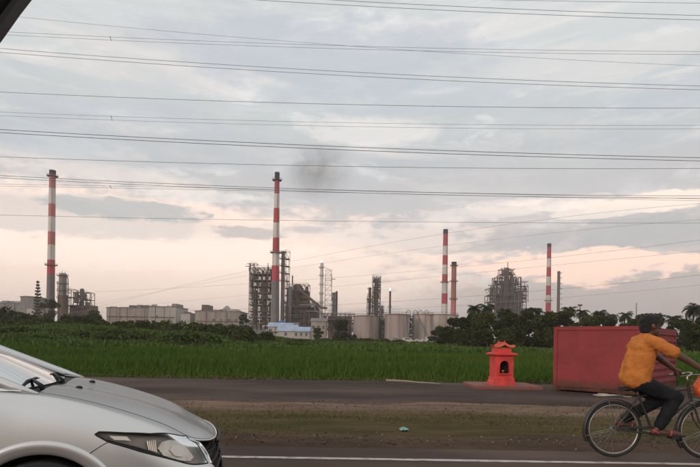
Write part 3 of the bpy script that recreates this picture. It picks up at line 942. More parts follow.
tubep('head_tube', [HT, HB], .018, parent=fr)
for yy in (-.05, .05):
    tubep('chain_stay', [(BB[0], yy * .6, BB[2]), (.0, yy, RW)], .009, parent=fr)
    tubep('seat_stay', [(SEAT[0] + .01, yy * .3, SEAT[2] - .03), (0, yy, RW)], .008, parent=fr)
    tubep('fork_blade', [(HB[0] + .003, yy * .8, HB[2] - .02), (.945, yy, .45), (1.0, yy, .365), (WB, yy, RW)], [.013, .011, .009, .008])
tubep('seat_post', [SEAT, (.262, 0, .80)], .012, M['steel'])
# saddle with springs
mb = MB()
prof = [(.085, .085, .815), (.12, .105, .820), (.18, .098, .818), (.25, .060, .814), (.32, .032, .812), (.385, .024, .806)]
vs = []
for x, hw, z in prof:
    for k in range(10):
        a = 2 * math.pi * k / 10
        vs.append(BW((x, hw * math.cos(a), z - .022 + .026 * math.sin(a))))
mb.raw(vs, [(i * 10 + k, i * 10 + (k + 1) % 10, i * 10 + 10 + (k + 1) % 10, i * 10 + 10 + k) for i in range(5) for k in range(10)] + [tuple(range(9, -1, -1)), tuple(range(50, 60))])
sd_ = mb.build('saddle', M['saddle'], bike, smooth=50)
for yy in (-.06, .06):
    mb = MB().tube(BL([(.17 + .018 * math.cos(k * .9), yy + .018 * math.sin(k * .9), .765 + k * .0018) for k in range(30)]), .003, 5)
    mb.build('saddle_spring', M['steel'], sd_)
# handlebar, stem, grips, brake levers
hbp = [(.80, 0, 0)] 
MB().tube(BL([HT, (.838, 0, .95), (.87, 0, .968), (.90, 0, .968)]), .012, 8).build('stem', M['steel'], bike, smooth=True)
for sg in (-1, 1):
    tubep('handlebar', [(.90, 0, .968), (.93, .08 * sg, .975), (.985, .16 * sg, .985), (.99, .225 * sg, .985), (.95, .265 * sg, .972), (.80, .29 * sg, .955)], .0105, M['steel'])
    tubep('grip', [(.93, .268 * sg, .970), (.845, .283 * sg, .960)], .0155, M['rubber'])
    tubep('brake_lever', [(1.0, .20 * sg, .97), (.99, .25 * sg, .95), (.89, .29 * sg, .925)], .005, M['steel'])
# crank set, pedals, chain case
CA = R(-8)
MB().lathe((0, 0, 0), [(.092, -.003), (.092, .003)], 32, 'y').build('chainring', M['steel'], bike, origin=(0, 0, 0)).location = BW((BB[0], -.045, BB[2])) - B0
for sg, a in ((-1, CA), (1, CA + math.pi)):
    e = (BB[0] + .165 * math.cos(a), .06 * sg, BB[2] + .165 * math.sin(a))
    tubep('crank', [(BB[0], .055 * sg, BB[2]), (e[0], .065 * sg, e[2])], [.013, .010], M['steel'])
    mb = MB(); c = BW((e[0], .115 * sg, e[2]))
    mb.box(c.x - .045, c.x + .045, c.y - .042, c.y + .042, c.z - .012, c.z + .012)
    mb.build('pedal', M['rubber'], bike)
mb = MB()
pts = [(-.02, .360), (.40, .378), (.48, .365), (.535, .32), (.53, .30), (.46, .335), (.38, .345), (-.02, .335), (-.04, .345)]
vs = [BW((x, -.052, z)) for x, z in pts] + [BW((x, -.038, z)) for x, z in pts]
n = len(pts)
mb.raw(vs, [tuple(range(n)), tuple(range(2 * n - 1, n - 1, -1))] + [(k, n + k, n + (k + 1) % n, (k + 1) % n) for k in range(n)])
mb.build('chain_case', M['frame_paint'], bike)
# rear carrier
mb = MB()
for yy in (-.065, -.022, .022, .065): mb.beam(BW((-.20, yy, .715)), BW((.20, yy, .725)), .0055, .0055, 6)
mb.tube(BL([(-.20, -.065, .715), (-.225, -.03, .715), (-.225, .03, .715), (-.20, .065, .715)]), .0055, 6)
for xx in (-.1, .02, .14): mb.beam(BW((xx, -.065, .718)), BW((xx, .065, .718)), .004, .004, 5)
cr_o = mb.build('carrier', M['steel'], bike, smooth=True)
for yy in (-.065, .065): MB().beam(BW((-.10, yy, .715)), BW((-.0, yy * .85, RW)), .005, .005, 6).build('carrier_leg', M['steel'], cr_o)
# front basket of wire
mb = MB()
for k in range(8):
    f0 = k / 7
    y0 = -.16 + .32 * f0
    for xx in (.95, 1.25): mb.beam(BW((xx, y0, .90)), BW((xx + (.02 if xx < 1.1 else -.02), y0 * .85, .68)), .0025, .0025, 4)
    x0 = .95 + .30 * f0
    for yy in (-.16, .16): mb.beam(BW((x0, yy, .90)), BW((.97 + .26 * f0, yy * .85, .68)), .0025, .0025, 4)
    mb.beam(BW((.97 + .26 * f0, -.136, .68)), BW((.97 + .26 * f0, .136, .68)), .0025, .0025, 4)
for z, k in ((.90, 1.0), (.83, .97), (.76, .93), (.68, .85)):
    mb.tube(BL([(.95 + .02 * (1 - k) * 6, -.16 * k, z), (1.25 - .02 * (1 - k) * 6, -.16 * k, z), (1.25 - .02 * (1 - k) * 6, .16 * k, z), (.95 + .02 * (1 - k) * 6, .16 * k, z)]), .0035, 5, closed=True)
bk = mb.build('basket', M['steel'], bike)
MB().beam(BW((.87, 0, .80)), BW((1.0, 0, .80)), .006, .006, 6).build('basket_bracket', M['steel'], bike)

# ---- bodies: capsules joined into one skin by voxel remeshing
def capsule(bm, a, b, ra, rb, seg=14):
    a, b = Vector(a), Vector(b)
    d = b - a; L = max(d.length, 1e-5); d = d / L
    up = Vector((0, 1, 0)) if abs(d.y) < .9 else Vector((1, 0, 0))
    s = d.cross(up).normalized(); t = s.cross(d)
    prof = []
    for k in range(7):
        an = math.pi / 2 * k / 6
        prof.append((-ra * math.cos(an), max(ra * math.sin(an), 1e-4)))
    for k in range(7):
        an = math.pi / 2 * k / 6
        prof.append((L + rb * math.sin(an), max(rb * math.cos(an), 1e-4)))
    rows = [[bm.verts.new(a + d * h + (s * math.cos(2 * math.pi * j / seg) + t * math.sin(2 * math.pi * j / seg)) * r) for j in range(seg)] for h, r in prof]
    for i in range(len(rows) - 1):
        for j in range(seg):
            bm.faces.new((rows[i][j], rows[i][(j + 1) % seg], rows[i + 1][(j + 1) % seg], rows[i + 1][j]))
    bm.faces.new(rows[0][::-1]); bm.faces.new(rows[-1])
def ellip(bm, c, rx, ry, rz, tilt=0.0):
    m = Matrix.Translation(Vector(c)) @ Matrix.Rotation(tilt, 4, 'Y') @ Matrix.Diagonal((rx, ry, rz, 1))
    bmesh.ops.create_uvsphere(bm, u_segments=24, v_segments=16, radius=1, matrix=m)
def blob(name, caps, ells, voxel, m, parent, smooth=3, disp=0.0, dscale=.1):
    """shapes in bicycle space -> one watertight smooth mesh"""
    bm = bmesh.new()
    for a, b, ra, rb in caps: capsule(bm, a, b, ra, rb)
    for e in ells: ellip(bm, *e)
    me = bpy.data.meshes.new(name + '_src'); bm.to_mesh(me); bm.free()
    o = bpy.data.objects.new(name + '_src', me); COL.objects.link(o)
    rm = o.modifiers.new('r', 'REMESH'); rm.mode = 'VOXEL'; rm.voxel_size = voxel; rm.use_smooth_shade = True
    sm = o.modifiers.new('s', 'SMOOTH'); sm.iterations = smooth; sm.factor = .5
    if disp:
        tx = bpy.data.textures.new(name + '_t', 'CLOUDS'); tx.noise_scale = dscale
        dm = o.modifiers.new('d', 'DISPLACE'); dm.texture = tx; dm.strength = disp; dm.mid_level = .5
    dg = bpy.context.evaluated_depsgraph_get()
    ev = bpy.data.meshes.new_from_object(o.evaluated_get(dg))
    bpy.data.objects.remove(o)
    n = len(ev.vertices); co = np.empty(n * 3, np.float32); ev.vertices.foreach_get('co', co); co = co.reshape(-1, 3)
    off = world_loc(parent)
    wx = B0.x + co[:, 0] * _cb - co[:, 1] * _sb - off.x
    wy = B0.y + co[:, 0] * _sb + co[:, 1] * _cb - off.y
    wz = B0.z + co[:, 2] - off.z
    ev.vertices.foreach_set('co', np.stack([wx, wy, wz], -1).astype(np.float32).ravel())
    ev.name = name
    ev.polygons.foreach_set('use_smooth', np.ones(len(ev.polygons), bool))
    ev.materials.clear(); ev.materials.append(m)
    r = bpy.data.objects.new(name, ev); COL.objects.link(r); r.parent = parent
    ev.update()
    return r
rider = thing('person', 'person in an orange t-shirt and dark trousers riding the bicycle', 'person', BW((.26, 0, .84)))
HIP = {-1: (.245, -.085, .905), 1: (.245, .085, .905)}
KNEE = {-1: (.635, -.125, .715), 1: (.585, .12, .665)}
PED = {-1: (BB[0] + .165 * math.cos(CA), -.115, BB[2] + .165 * math.sin(CA)), 1: (BB[0] - .165 * math.cos(CA), .115, BB[2] - .165 * math.sin(CA))}
ANK = {-1: (.455, -.115, .375), 1: (.165, .115, .425)}
SHO = {-1: (.35, -.19, 1.345), 1: (.35, .19, 1.345)}
ELB = {-1: (.64, -.24, 1.17), 1: (.64, .23, 1.155)}
WRI = {-1: (.865, -.272, 1.02), 1: (.865, .278, 1.01)}
HEADC = (.405, 0, 1.535)
caps, ells = [], []
caps += [((.25, 0, .92), (.29, 0, 1.10), .10, .10), ((.29, 0, 1.10), (.325, 0, 1.28), .10, .10), ((.34, -.12, 1.33), (.34, .12, 1.33), .055, .055),
         ((.345, 0, 1.33), (.385, 0, 1.46), .058, .052)]
for s_ in (-1, 1):
    caps += [(HIP[s_], KNEE[s_], .085, .055), (KNEE[s_], ANK[s_], .056, .036)]
    caps += [(SHO[s_], ELB[s_], .045, .040), (ELB[s_], WRI[s_], .040, .026)]
    # foot: heel to ball to toes
    a, p = ANK[s_], PED[s_]
    heel = (a[0] - .055, a[1], a[2] - .055); ball = (p[0] + .02, p[1], p[2] + .045); toe = (p[0] + .10, p[1], p[2] + .028)
    caps += [(a, heel, .036, .032), (heel, ball, .032, .034), (ball, toe, .036, .024), (a, ball, .034, .032)]
    # hand: palm on the grip, four fingers curled round it, thumb underneath
    w = Vector(WRI[s_]); g0 = Vector((.885, .278 * s_, .962))
    k1 = Vector((.910, .262 * s_, .998))
    caps += [(w, k1, .027, .024), (w, k1 + Vector((-.03, .03 * s_, -.004)), .026, .022)]
    for j in range(4):
        t_ = j / 3
        base = k1 + Vector((.012 - .052 * t_, .018 * s_ * (1 - t_) + .004 * s_, -.002 - .012 * t_))
        m1 = base + Vector((.020, .028 * s_, -.020)) * (1 - .15 * abs(t_ - .4))
        m2 = m1 + Vector((-.012, .004 * s_, -.034))
        m3 = m2 + Vector((-.020, -.022 * s_, -.010))
        caps += [(base, m1, .0105, .0098), (m1, m2, .0096, .009), (m2, m3, .009, .0078)]
    caps += [(w + Vector((.015, -.018 * s_, -.015)), g0 + Vector((.0, -.024 * s_, -.012)), .013, .011), (g0 + Vector((.0, -.024 * s_, -.012)), g0 + Vector((.03, -.012 * s_, -.026)), .011, .009)]
hx, hy, hz = HEADC
ells += [((hx, 0, hz + .015), .098, .076, .108, .12), ((hx + .035, 0, hz - .065), .062, .056, .062, .3)]
caps += [((hx + .088, 0, hz + .005), (hx + .112, 0, hz - .032), .010, .016), ((hx + .085, -.022, hz - .068), (hx + .085, .022, hz - .068), .014, .014), ((hx + .075, 0, hz - .105), (hx + .06, 0, hz - .10), .026, .03),
         ((hx + .083, -.035, hz + .028), (hx + .083, .035, hz + .028), .014, .014)]
for s_ in (-1, 1): ells += [((hx - .005, .079 * s_, hz - .012), .020, .010, .033, -.2)]
body = blob('body', caps, ells, .0062, M['skin'], rider, 3)
for s_ in (-1, 1):
    q = BW((hx + .082, .032 * s_, hz + .008))
    MB().ball(q, .0125, 1, 1, .7, 6).build('eye', mat('eye', (.25, .23, .21), .2, c2=(.02, .015, .01), scale=50), rider, smooth=True)
blob('hair', [((hx - .06, -.045, hz - .055), (hx - .06, .045, hz - .055), .036, .036)],
     [((hx - .012, 0, hz + .042), .110, .088, .098, .22), ((hx - .055, 0, hz - .005), .064, .080, .085, .1), ((hx + .045, 0, hz + .085), .055, .07, .045, .4)], .008, M['hair'], rider, 2, .022, .025)
sc_, se = [], []
sc_ += [((.215, -.05, .915), (.215, .05, .915), .120, .120), ((.265, -.05, .915), (.265, .05, .915), .125, .125), ((.245, -.05, .94), (.245, .05, .94), .142, .142), ((.25, -.045, .93), (.285, -.055, 1.12), .142, .135), ((.25, .045, .93), (.285, .055, 1.12), .142, .135),
        ((.285, -.055, 1.10), (.315, -.065, 1.27), .136, .124), ((.285, .055, 1.10), (.315, .065, 1.27), .136, .124), ((.335, -.15, 1.345), (.335, .15, 1.345), .076, .076),
        ((.345, -.05, 1.38), (.345, .05, 1.38), .062, .062), ((.20, -.03, .93), (.215, -.03, 1.05), .118, .115), ((.20, .03, .93), (.215, .03, 1.05), .118, .115), ((.22, 0, 1.05), (.275, 0, 1.27), .12, .115), ((.275, -.06, 1.27), (.275, .06, 1.27), .10, .10)]
for s_ in (-1, 1):
    a, b = Vector(SHO[s_]), Vector(ELB[s_])
    sc_ += [(a, a + (b - a) * .66, .068, .074)]
shirt = blob('t_shirt', sc_, se, .0095, M['shirt'], rider, 3, .030, .075)
tc_ = [((.25, -.045, .875), (.25, .045, .875), .105, .105)]
for s_ in (-1, 1):
    h, k, a = Vector(HIP[s_]), Vector(KNEE[s_]), Vector(ANK[s_])
    e = k + (a - k) * .93
    tc_ += [(h + Vector((0.03, 0, -.035)), k, .098, .080), (k, k + (e - k) * .5, .080, .072), (k + (e - k) * .5, e, .072, .064)]
blob('trousers', tc_, [], .0095, M['trousers'], rider, 4, .022, .09)
for s_ in (-1, 1):
    a, p = ANK[s_], PED[s_]
    heel = Vector((a[0] - .075, a[1], a[2] - .092)); ball = Vector((p[0] + .02, p[1], p[2] + .020)); toe = Vector((p[0] + .125, p[1], p[2] + .012))
    mb = MB(); vs = []
    pts = [(heel, .030), (heel.lerp(ball, .5), .034), (ball, .046), (ball.lerp(toe, .6), .045), (toe, .02)]
    for q, hw in pts:
        for yy, dz in ((-hw, 0), (hw, 0), (hw, .018), (-hw, .018)): vs.append(BW((q.x, q.y + yy, q.z - .004 + dz)))
    mb.raw(vs, [(i * 4 + k, i * 4 + (k + 1) % 4, i * 4 + 4 + (k + 1) % 4, i * 4 + 4 + k) for i in range(4) for k in range(4)] + [(3, 2, 1, 0), (16, 17, 18, 19)])
    so = mb.build('sandal', M['sole'], rider)
    mid = heel.lerp(ball, .72)
    MB().tube(BL([(mid.x, mid.y - .042, mid.z), (mid.x + .012, mid.y - .036, mid.z + .045), (mid.x + .02, mid.y, mid.z + .068), (mid.x + .012, mid.y + .036, mid.z + .045), (mid.x, mid.y + .042, mid.z)]), .014, 8).build('strap', M['sandal'], so, smooth=True)
    MB().tube(BL([(heel.x + .06, heel.y - .036, heel.z + .02), (heel.x + .01, heel.y - .036, heel.z + .055), (heel.x - .006, heel.y, heel.z + .06), (heel.x + .01, heel.y + .036, heel.z + .055), (heel.x + .06, heel.y + .036, heel.z + .02)]), .011, 8).build('heel_strap', M['sandal'], so, smooth=True)
# orange bag in the basket
bg = thing('bag', 'bulging bright orange plastic bag in the bicycle basket', 'bag', BW((1.10, 0, .70)))
blob('bag_body', [((1.00, -.09, .82), (1.10, .06, .82), .13, .12), ((1.02, -.02, .86), (1.02, 0, .95), .11, .045)], [], .012, M['bag'], bg, 2, .035, .05)
MB().tube(BL([(1.02, -.03, .955), (1.0, -.05, .995), (1.03, -.01, 1.01), (1.06, .04, .995), (1.05, .03, .955)]), .008, 6).build('handle', M['bag'], bg, smooth=True)
# ================================================================ red shrine and red bin by the yard
M['shrine_red'] = mat('shrine_red', (.70, .058, .046), .6, c2=(.46, .040, .034), scale=4, bump=.3, bscale=30, detail=9)
M['shrine_pale'] = mat('shrine_trim', (.66, .16, .085), .6, c2=(.58, .11, .07), scale=8)
M['shrine_dark'] = mat('shrine_niche', (.035, .008, .008), .8)
def bin_paint():
    m = mat('bin_red', (.27, .044, .046), .6, c2=(.215, .036, .038), scale=1.4, bump=.35, bscale=3.2, spec=.2, detail=8)
    t = NT(m.node_tree); b = t.n['Principled BSDF']
    src = b.inputs['Base Color'].links[0].from_socket
    tc = t.new('ShaderNodeTexCoord'); mp_ = t.new('ShaderNodeMapping'); t.link(tc.outputs['Object'], mp_.inputs[0]); mp_.inputs['Scale'].default_value = (5, 5, .35)
    streak = t.rng(t.noise(mp_.outputs[0], 1.6, 6, .65), .55, .75)
    chips = t.rng(t.noise(tc.outputs['Object'], 4.5, 9, .7), .62, .70)
    sp = t.new('ShaderNodeSeparateXYZ'); t.link(tc.outputs['Object'], sp.inputs[0])
    mud = t.rng(t.math('SUBTRACT', sp.outputs[2], t.math('MULTIPLY', t.noise(tc.outputs['Object'], 3.5, 6), .55)), -.12, .12, .8, 0)
    c = t.mix(t.math('MULTIPLY', streak, .38), src, (.10, .026, .022))
    c = t.mix(t.math('MULTIPLY', chips, .55), c, (.085, .035, .022))
    c = t.mix(mud, c, (.075, .045, .032))
    t.link(c, b.inputs['Base Color'])
    return m
M['bin_red'] = bin_paint()
M['bin_rust'] = mat('bin_rust', (.060, .020, .014), .9, c2=(.11, .035, .02), scale=5, bump=.4)
M['concrete'] = mat('concrete', (.30, .27, .25), .9, c2=(.22, .19, .17), scale=3, bump=.4)
M['red_kerb'] = mat('red_painted_concrete', (.25, .065, .052), .8, c2=(.18, .09, .075), scale=3, bump=.3)
ZY = .048                                             # top of the yard paving
gs = P(504, 388, 1)
def gpt(px, py, z=ZY):
    u, v = px_dir(px, py)
    D = (z - CAMH) / v
    return Vector((u * D, D, z))
c0 = gpt(504.5, 388.5)
sx, sy = c0.x, c0.y + .35
mpp = c0.y / F
shr = thing('shrine', 'small bright red roadside shrine with arched niche and tiled roof', 'shrine', (sx, sy, ZY))
def lathe4(mb, prof, cx, cy, z0):
    """square tiers: (half width x, half depth y, z)"""
    vs = []
    for hx_, hy_, z in prof: vs += [(cx - hx_, cy - hy_, z0 + z), (cx + hx_, cy - hy_, z0 + z), (cx + hx_, cy + hy_, z0 + z), (cx - hx_, cy + hy_, z0 + z)]
    n = len(prof)
    mb.raw(vs, [(i * 4 + k, i * 4 + (k + 1) % 4, i * 4 + 4 + (k + 1) % 4, i * 4 + 4 + k) for i in range(n - 1) for k in range(4)] + [(3, 2, 1, 0), tuple(range(4 * n - 4, 4 * n))])
    return mb
zP = ZY + .09
lathe4(MB(), [(.325, .35, 0), (.31, .34, .10), (.29, .325, .12), (.28, .325, .20), (.275, .315, .22)], sx, sy, zP).build('base', M['shrine_red'], shr)
# body with an arched niche cut in the front
def niche_front(w, z0, z1, nw, nz0, nz1, y, n=12):
    r = nw
    arch_ = [(-nw, nz0)] + [(-nw * math.cos(math.pi * k / n), nz1 - r + r * math.sin(math.pi * k / n)) for k in range(n + 1)] + [(nw, nz0)]
    outer = [(-w, z0)] + [(-w, z1)] * 1
    m = len(arch_)
    vs = [(sx + a, y, zP + b) for a, b in arch_]
    pr = []
    for k, (a, b) in enumerate(arch_):
        if k == 0: q = (-w, nz0)
        elif k == m - 1: q = (w, nz0)
        else:
            t = (k - 1) / (m - 3)
            q = (-w + 2 * w * t, z1) if True else None
        pr.append((sx + q[0], y, zP + q[1]))
    fs = [(k, k + 1, m + k + 1, m + k) for k in range(m - 1)]
    mb = MB().raw(vs + pr, fs)
    mb.quad((sx - w, y, zP + z0), (sx + w, y, zP + z0), (sx + w, y, zP + nz0), (sx - w, y, zP + nz0))
    return mb, arch_
BWD, BZ0, BZ1 = .262, .22, .82
mb, ar = niche_front(BWD, BZ0, BZ1, .125, .34, .70, sy - .30)
for sgn in (-1, 1): mb.quad((sx + BWD * sgn, sy - .30, zP + BZ0), (sx + BWD * sgn, sy + .30, zP + BZ0), (sx + BWD * sgn, sy + .30, zP + BZ1), (sx + BWD * sgn, sy - .30, zP + BZ1))
mb.quad((sx - BWD, sy + .30, zP + BZ0), (sx + BWD, sy + .30, zP + BZ0), (sx + BWD, sy + .30, zP + BZ1), (sx - BWD, sy + .30, zP + BZ1))
mb.build('body', M['shrine_red'], shr, merge=True)
mb = MB()
for k in range(len(ar) - 1):
    (a, b), (c, d) = ar[k], ar[k + 1]
    mb.quad((sx + a, sy - .30, zP + b), (sx + c, sy - .30, zP + d), (sx + c, sy - .02, zP + d), (sx + a, sy - .02, zP + b))
mb.raw([(sx + a, sy - .02, zP + b) for a, b in ar], [tuple(range(len(ar)))])
mb.quad((sx - .125, sy - .30, zP + .34), (sx + .125, sy - .30, zP + .34), (sx + .125, sy - .02, zP + .34), (sx - .125, sy - .02, zP + .34))
ni = mb.build('niche', M['shrine_dark'], shr)
MB().tube([(sx + a * 1.06, sy - .305, zP + (b if b > .36 else .335) + .004) for a, b in ar], .013, 6).build('niche_surround', M['shrine_red'], ni, smooth=True)
MB().box(sx - .17, sx + .17, sy - .36, sy - .30, zP + .305, zP + .335).build('niche_sill', M['shrine_red'], ni)
# statuette-less altar: a censer inside the niche
MB().lathe((sx, sy - .17, zP + .341), [(.03, 0), (.05, .02), (.055, .06), (.045, .08), (.05, .09)], 14).build('censer', mat('censer_brass', (.25, .14, .04), .5, .6), ni, smooth=True)
lathe4(MB(), [(.27, .31, .82), (.355, .39, .86), (.36, .395, .895), (.265, .30, .93)], sx, sy, zP).build('cornice', M['shrine_red'], shr)
lathe4(MB(), [(.222, .25, .925), (.212, .24, 1.06)], sx, sy, zP).build('upper_tier', M['shrine_red'], shr)
# sweeping roof with upturned corners, ridge and gable crest
def roofz(u_, v_): return 1.06 + .14 * (1 - abs(u_)) ** 1.3 + .085 * abs(u_) ** 5 + .02 * abs(v_) ** 3
mb = MB(); nx_, ny_ = 21, 9; rows = []
for j in range(ny_):
    v_ = -1 + 2 * j / (ny_ - 1)
    for i_ in range(nx_):
        u_ = -1 + 2 * i_ / (nx_ - 1)
        zz = roofz(u_, v_)
        rows.append((sx + u_ * .275, sy + v_ * .30, zP + zz))
fs = [(j * nx_ + i_, j * nx_ + i_ + 1, (j + 1) * nx_ + i_ + 1, (j + 1) * nx_ + i_) for j in range(ny_ - 1) for i_ in range(nx_ - 1)]
mb.raw(rows, fs); mb.raw([(a, b, c - .03) for a, b, c in rows], [f_[::-1] for f_ in fs])
rf = mb.build('roof', M['shrine_pale'], shr, smooth=True)
for k in range(11):
    u_ = -.92 + 1.84 * k / 10
    pts = []
    for j in range(5):
        v_ = -1 + j / 2
        pts.append((sx + u_ * .275, sy + v_ * .30, zP + .008 + roofz(u_, v_)))
    MB().tube(pts, .012, 6).build('tile_rib', M['shrine_red'], rf, smooth=True)
MB().tube([(sx, sy - .33, zP + 1.255), (sx, sy - .28, zP + 1.215), (sx, sy, zP + 1.205), (sx, sy + .28, zP + 1.215), (sx, sy + .33, zP + 1.255)], .022, 8).build('ridge', M['shrine_red'], rf, smooth=True)
mb = MB()
cp = [(-.27, 1.075), (-.12, 1.09), (0, 1.15), (.12, 1.09), (.27, 1.075), (.31, 1.15), (.15, 1.135), (0, 1.225), (-.15, 1.135), (-.31, 1.15)]
vs = [(sx + a, sy - .315, zP + b) for a, b in cp] + [(sx + a, sy - .285, zP + b) for a, b in cp]
n = len(cp)
fsx = []
for k in range(4):
    fsx += [(k, k + 1, n - 2 - k, n - 1 - k), (n + k + 1, n + k, 2 * n - 1 - k, 2 * n - 2 - k)]
fsx += [(k, n + k, n + (k + 1) % n, (k + 1) % n) for k in range(n)]
mb.raw(vs, fsx).build('gable_crest', M['shrine_pale'], rf)
# plinth: a low red-edged platform round the shrine
pl_l, pl_r = gpt(470, 387).x, gpt(548, 391).x
pl = lathe4(MB(), [((pl_r - pl_l) / 2, .75, 0), ((pl_r - pl_l) / 2, .75, .075), ((pl_r - pl_l) / 2 - .02, .73, .09)], (pl_l + pl_r) / 2, sy + .18, ZY).build('plinth', M['red_kerb'])
tag(pl, 'low red painted concrete platform under the shrine', 'platform')

# ---- red steel bin
A0 = Vector((7.0 * 1.066, 12.7 * 1.066)); 
near = gpt(641, 397.0); left = gpt(553, 390.5)
ex = (Vector((left.x, left.y)) - Vector((near.x, near.y)))
L1 = ex.length; ex.normalize(); ey = Vector((-ex.y, ex.x))
if ey.x < 0: ey = -ey
L2 = 4.0; BH = 1.76
rb = thing('waste_bin', 'dull red steel skip bin with ribbed side behind the cyclist', 'bin', (near.x, near.y, ZY))
def RB(a, b, z): return Vector((near.x + ex.x * a + ey.x * b, near.y + ex.y * a + ey.y * b, ZY + z))
def rbox(name, a0, a1, b0, b1, z0, z1, m, parent=rb, slope=0):
    vs = [RB(a, b, z) for z in (z0, z1) for b in (b0, b1) for a in (a0, a1)]
    return MB().raw(vs, [(0, 2, 3, 1), (4, 5, 7, 6), (0, 1, 5, 4), (2, 6, 7, 3), (0, 4, 6, 2), (1, 3, 7, 5)]).build(name, m, parent)
rbox('end_panel', .05, L1 - .05, .02, .05, .14, BH - .06, M['bin_red'])
rbox('end_panel', .05, L1 - .05, L2 - .05, L2 - .02, .14, BH - .06, M['bin_red'])
# corrugated long sides (horizontal swages)
for side_, a_ in (('near', .02), ('far', L1 - .02)):
    sgn = -1 if side_ == 'near' else 1
    mb = MB(); prof = []
    nz = 8
    for k in range(nz):
        z0 = .14 + (BH - .22) * k / nz; hh = (BH - .22) / nz
        prof += [(0, z0), (0, z0 + hh * .45), (.035, z0 + hh * .55), (.035, z0 + hh * .9)]
    prof.append((0, BH - .08))
    vs = [RB(a_ + sgn * d, .04, z) for d, z in prof] + [RB(a_ + sgn * d, L2 - .04, z) for d, z in prof]
    n = len(prof)
    mb.raw(vs, [(k, k + 1, n + k + 1, n + k) for k in range(n - 1)]).build('side_panel', M['bin_red'], rb)
for a_ in (0, L1 - .09):
    for b_ in (0, L2 - .09): rbox('corner_post', a_ - .004, a_ + .094, b_ - .004, b_ + .094, .04, BH - .001, M['bin_red'])
for b_ in (0, L2 - .08): rbox('top_rail', .09, L1 - .09, b_ - .008, b_ + .088, BH - .09, BH + .006, M['bin_red'])
for a_ in (0, L1 - .08): rbox('top_rail', a_ - .008, a_ + .088, .09, L2 - .09, BH - .09, BH + .006, M['bin_red'])
for b_ in (0, L2 - .1): rbox('bottom_rail', .09, L1 - .09, b_ + .002, b_ + .098, .045, .15, M['bin_rust'])
for a_ in (0, L1 - .1): rbox('bottom_rail', a_ + .002, a_ + .098, .09, L2 - .09, .045, .15, M['bin_rust'])
rbox('floor', .1, L1 - .1, .1, L2 - .1, .06, .12, M['bin_rust'])
for k in range(3): rbox('lid_panel', .1, L1 - .1, .1 + (L2 - .2) * k / 3 + .005, .1 + (L2 - .2) * (k + 1) / 3 - .005, BH - .03, BH - .005, M['bin_red'])
for b_ in (.5, L2 - .5): MB().tube([RB(L1 * .25, b_, .03), RB(L1 * .75, b_, .03)], .045, 10).build('skid', M['bin_rust'], rb, smooth=True)

# rubble and a stick along the yard edge
def stick(a, b, r, label):
    pts = [a.lerp(b, k / 5) + Vector((0, random.uniform(-.03, .03), random.uniform(0, .03))) for k in range(6)]
    o = MB().tube(pts, [r * (1 - .1 * k) for k in range(6)], 6).build('fallen_branch', mat('bleached_wood', (.34, .28, .23), .9, c2=(.25, .2, .16), scale=20), smooth=True)
    return tag(o, label, 'branch')
random.seed(5)
stick(gpt(386, 382.5) + Vector((0, 0, .05)), gpt(440, 385.0) + Vector((0, 0, .03)), .035, 'pale dry branch lying along the far edge of the yard')
stick(gpt(598, 395.5) + Vector((0, 0, .03)), gpt(632, 398.5) + Vector((0, 0, .03)), .03, 'pale stick on the ground in front of the red bin')
lq = gpt(404, 430, .03)
mb = MB(); rr = random.Random(8)
N = 9; vs = []
for j in range(N):
    for i_ in range(N): vs.append((lq.x - .06 + .12 * i_ / (N - 1) + rr.uniform(-.012, .012), lq.y - .08 + .16 * j / (N - 1) + rr.uniform(-.012, .012), .035 + rr.uniform(0, .04) * (1 - abs(i_ - 4) / 5)))
mb.raw(vs, [(j * N + i_, j * N + i_ + 1, (j + 1) * N + i_ + 1, (j + 1) * N + i_) for j in range(N - 1) for i_ in range(N - 1)])
tag(mb.build('litter', mat('teal_plastic', (.10, .32, .33), .4, c2=(.25, .42, .40), scale=12), smooth=35), 'crumpled teal plastic scrap on the grass verge', 'litter')
M['rubble'] = mat('rubble', (.075, .048, .036), .95, c2=(.12, .08, .062), scale=6, bump=.4)
mb = MB(); rr = random.Random(11)
for k in range(420):
    x = rr.uniform(-16, 16); y = 17.45 + rr.gauss(0, .14) + .12 * math.sin(x * .7 + 2)
    s_ = abs(rr.gauss(0, .016)) + .010
    i0 = len(mb.v)
    mb.box(x - s_, x + s_ * 1.3, y - s_, y + s_, .03, .045 + s_ * rr.uniform(.5, 1.3), rot=rr.uniform(0, 3))
tag(mb.build('edge_rubble', M['rubble'], origin=(0, 0, 0)), 'scattered stones and clods where the yard meets the grass', 'rubble', kind='stuff')
# ================================================================ refinery
M['stack_red'] = mat('stack_red', (.46, .042, .060), .8, c2=(.36, .050, .060), scale=.12, mapping=(1, 1, .3), detail=7)
M['stack_white'] = mat('stack_white', (.68, .63, .60), .8, c2=(.54, .48, .46), scale=.12, mapping=(1, 1, .3), detail=7)
M['stack_pink'] = mat('stack_faded_red', (.50, .16, .16), .8, c2=(.42, .12, .12), scale=.15, mapping=(1, 1, .3), detail=7)
M['stack_grey'] = mat('stack_concrete', (.16, .145, .14), .9, c2=(.21, .19, .18), scale=.12, mapping=(1, 1, .3), detail=7)
M['stack_cap'] = mat('stack_soot', (.022, .020, .020), .9, c2=(.045, .04, .038), scale=.4)
M['pink_rust'] = mat('rusty_stack', (.30, .105, .085), .9, c2=(.36, .15, .12), scale=.2, mapping=(1, 1, .25))
M['steelwork'] = mat('steelwork', (.070, .054, .048), .8, c2=(.12, .080, .065), scale=.3)
M['steel_pale'] = mat('pale_steelwork', (.36, .31, .29), .8, c2=(.26, .21, .19), scale=.3)
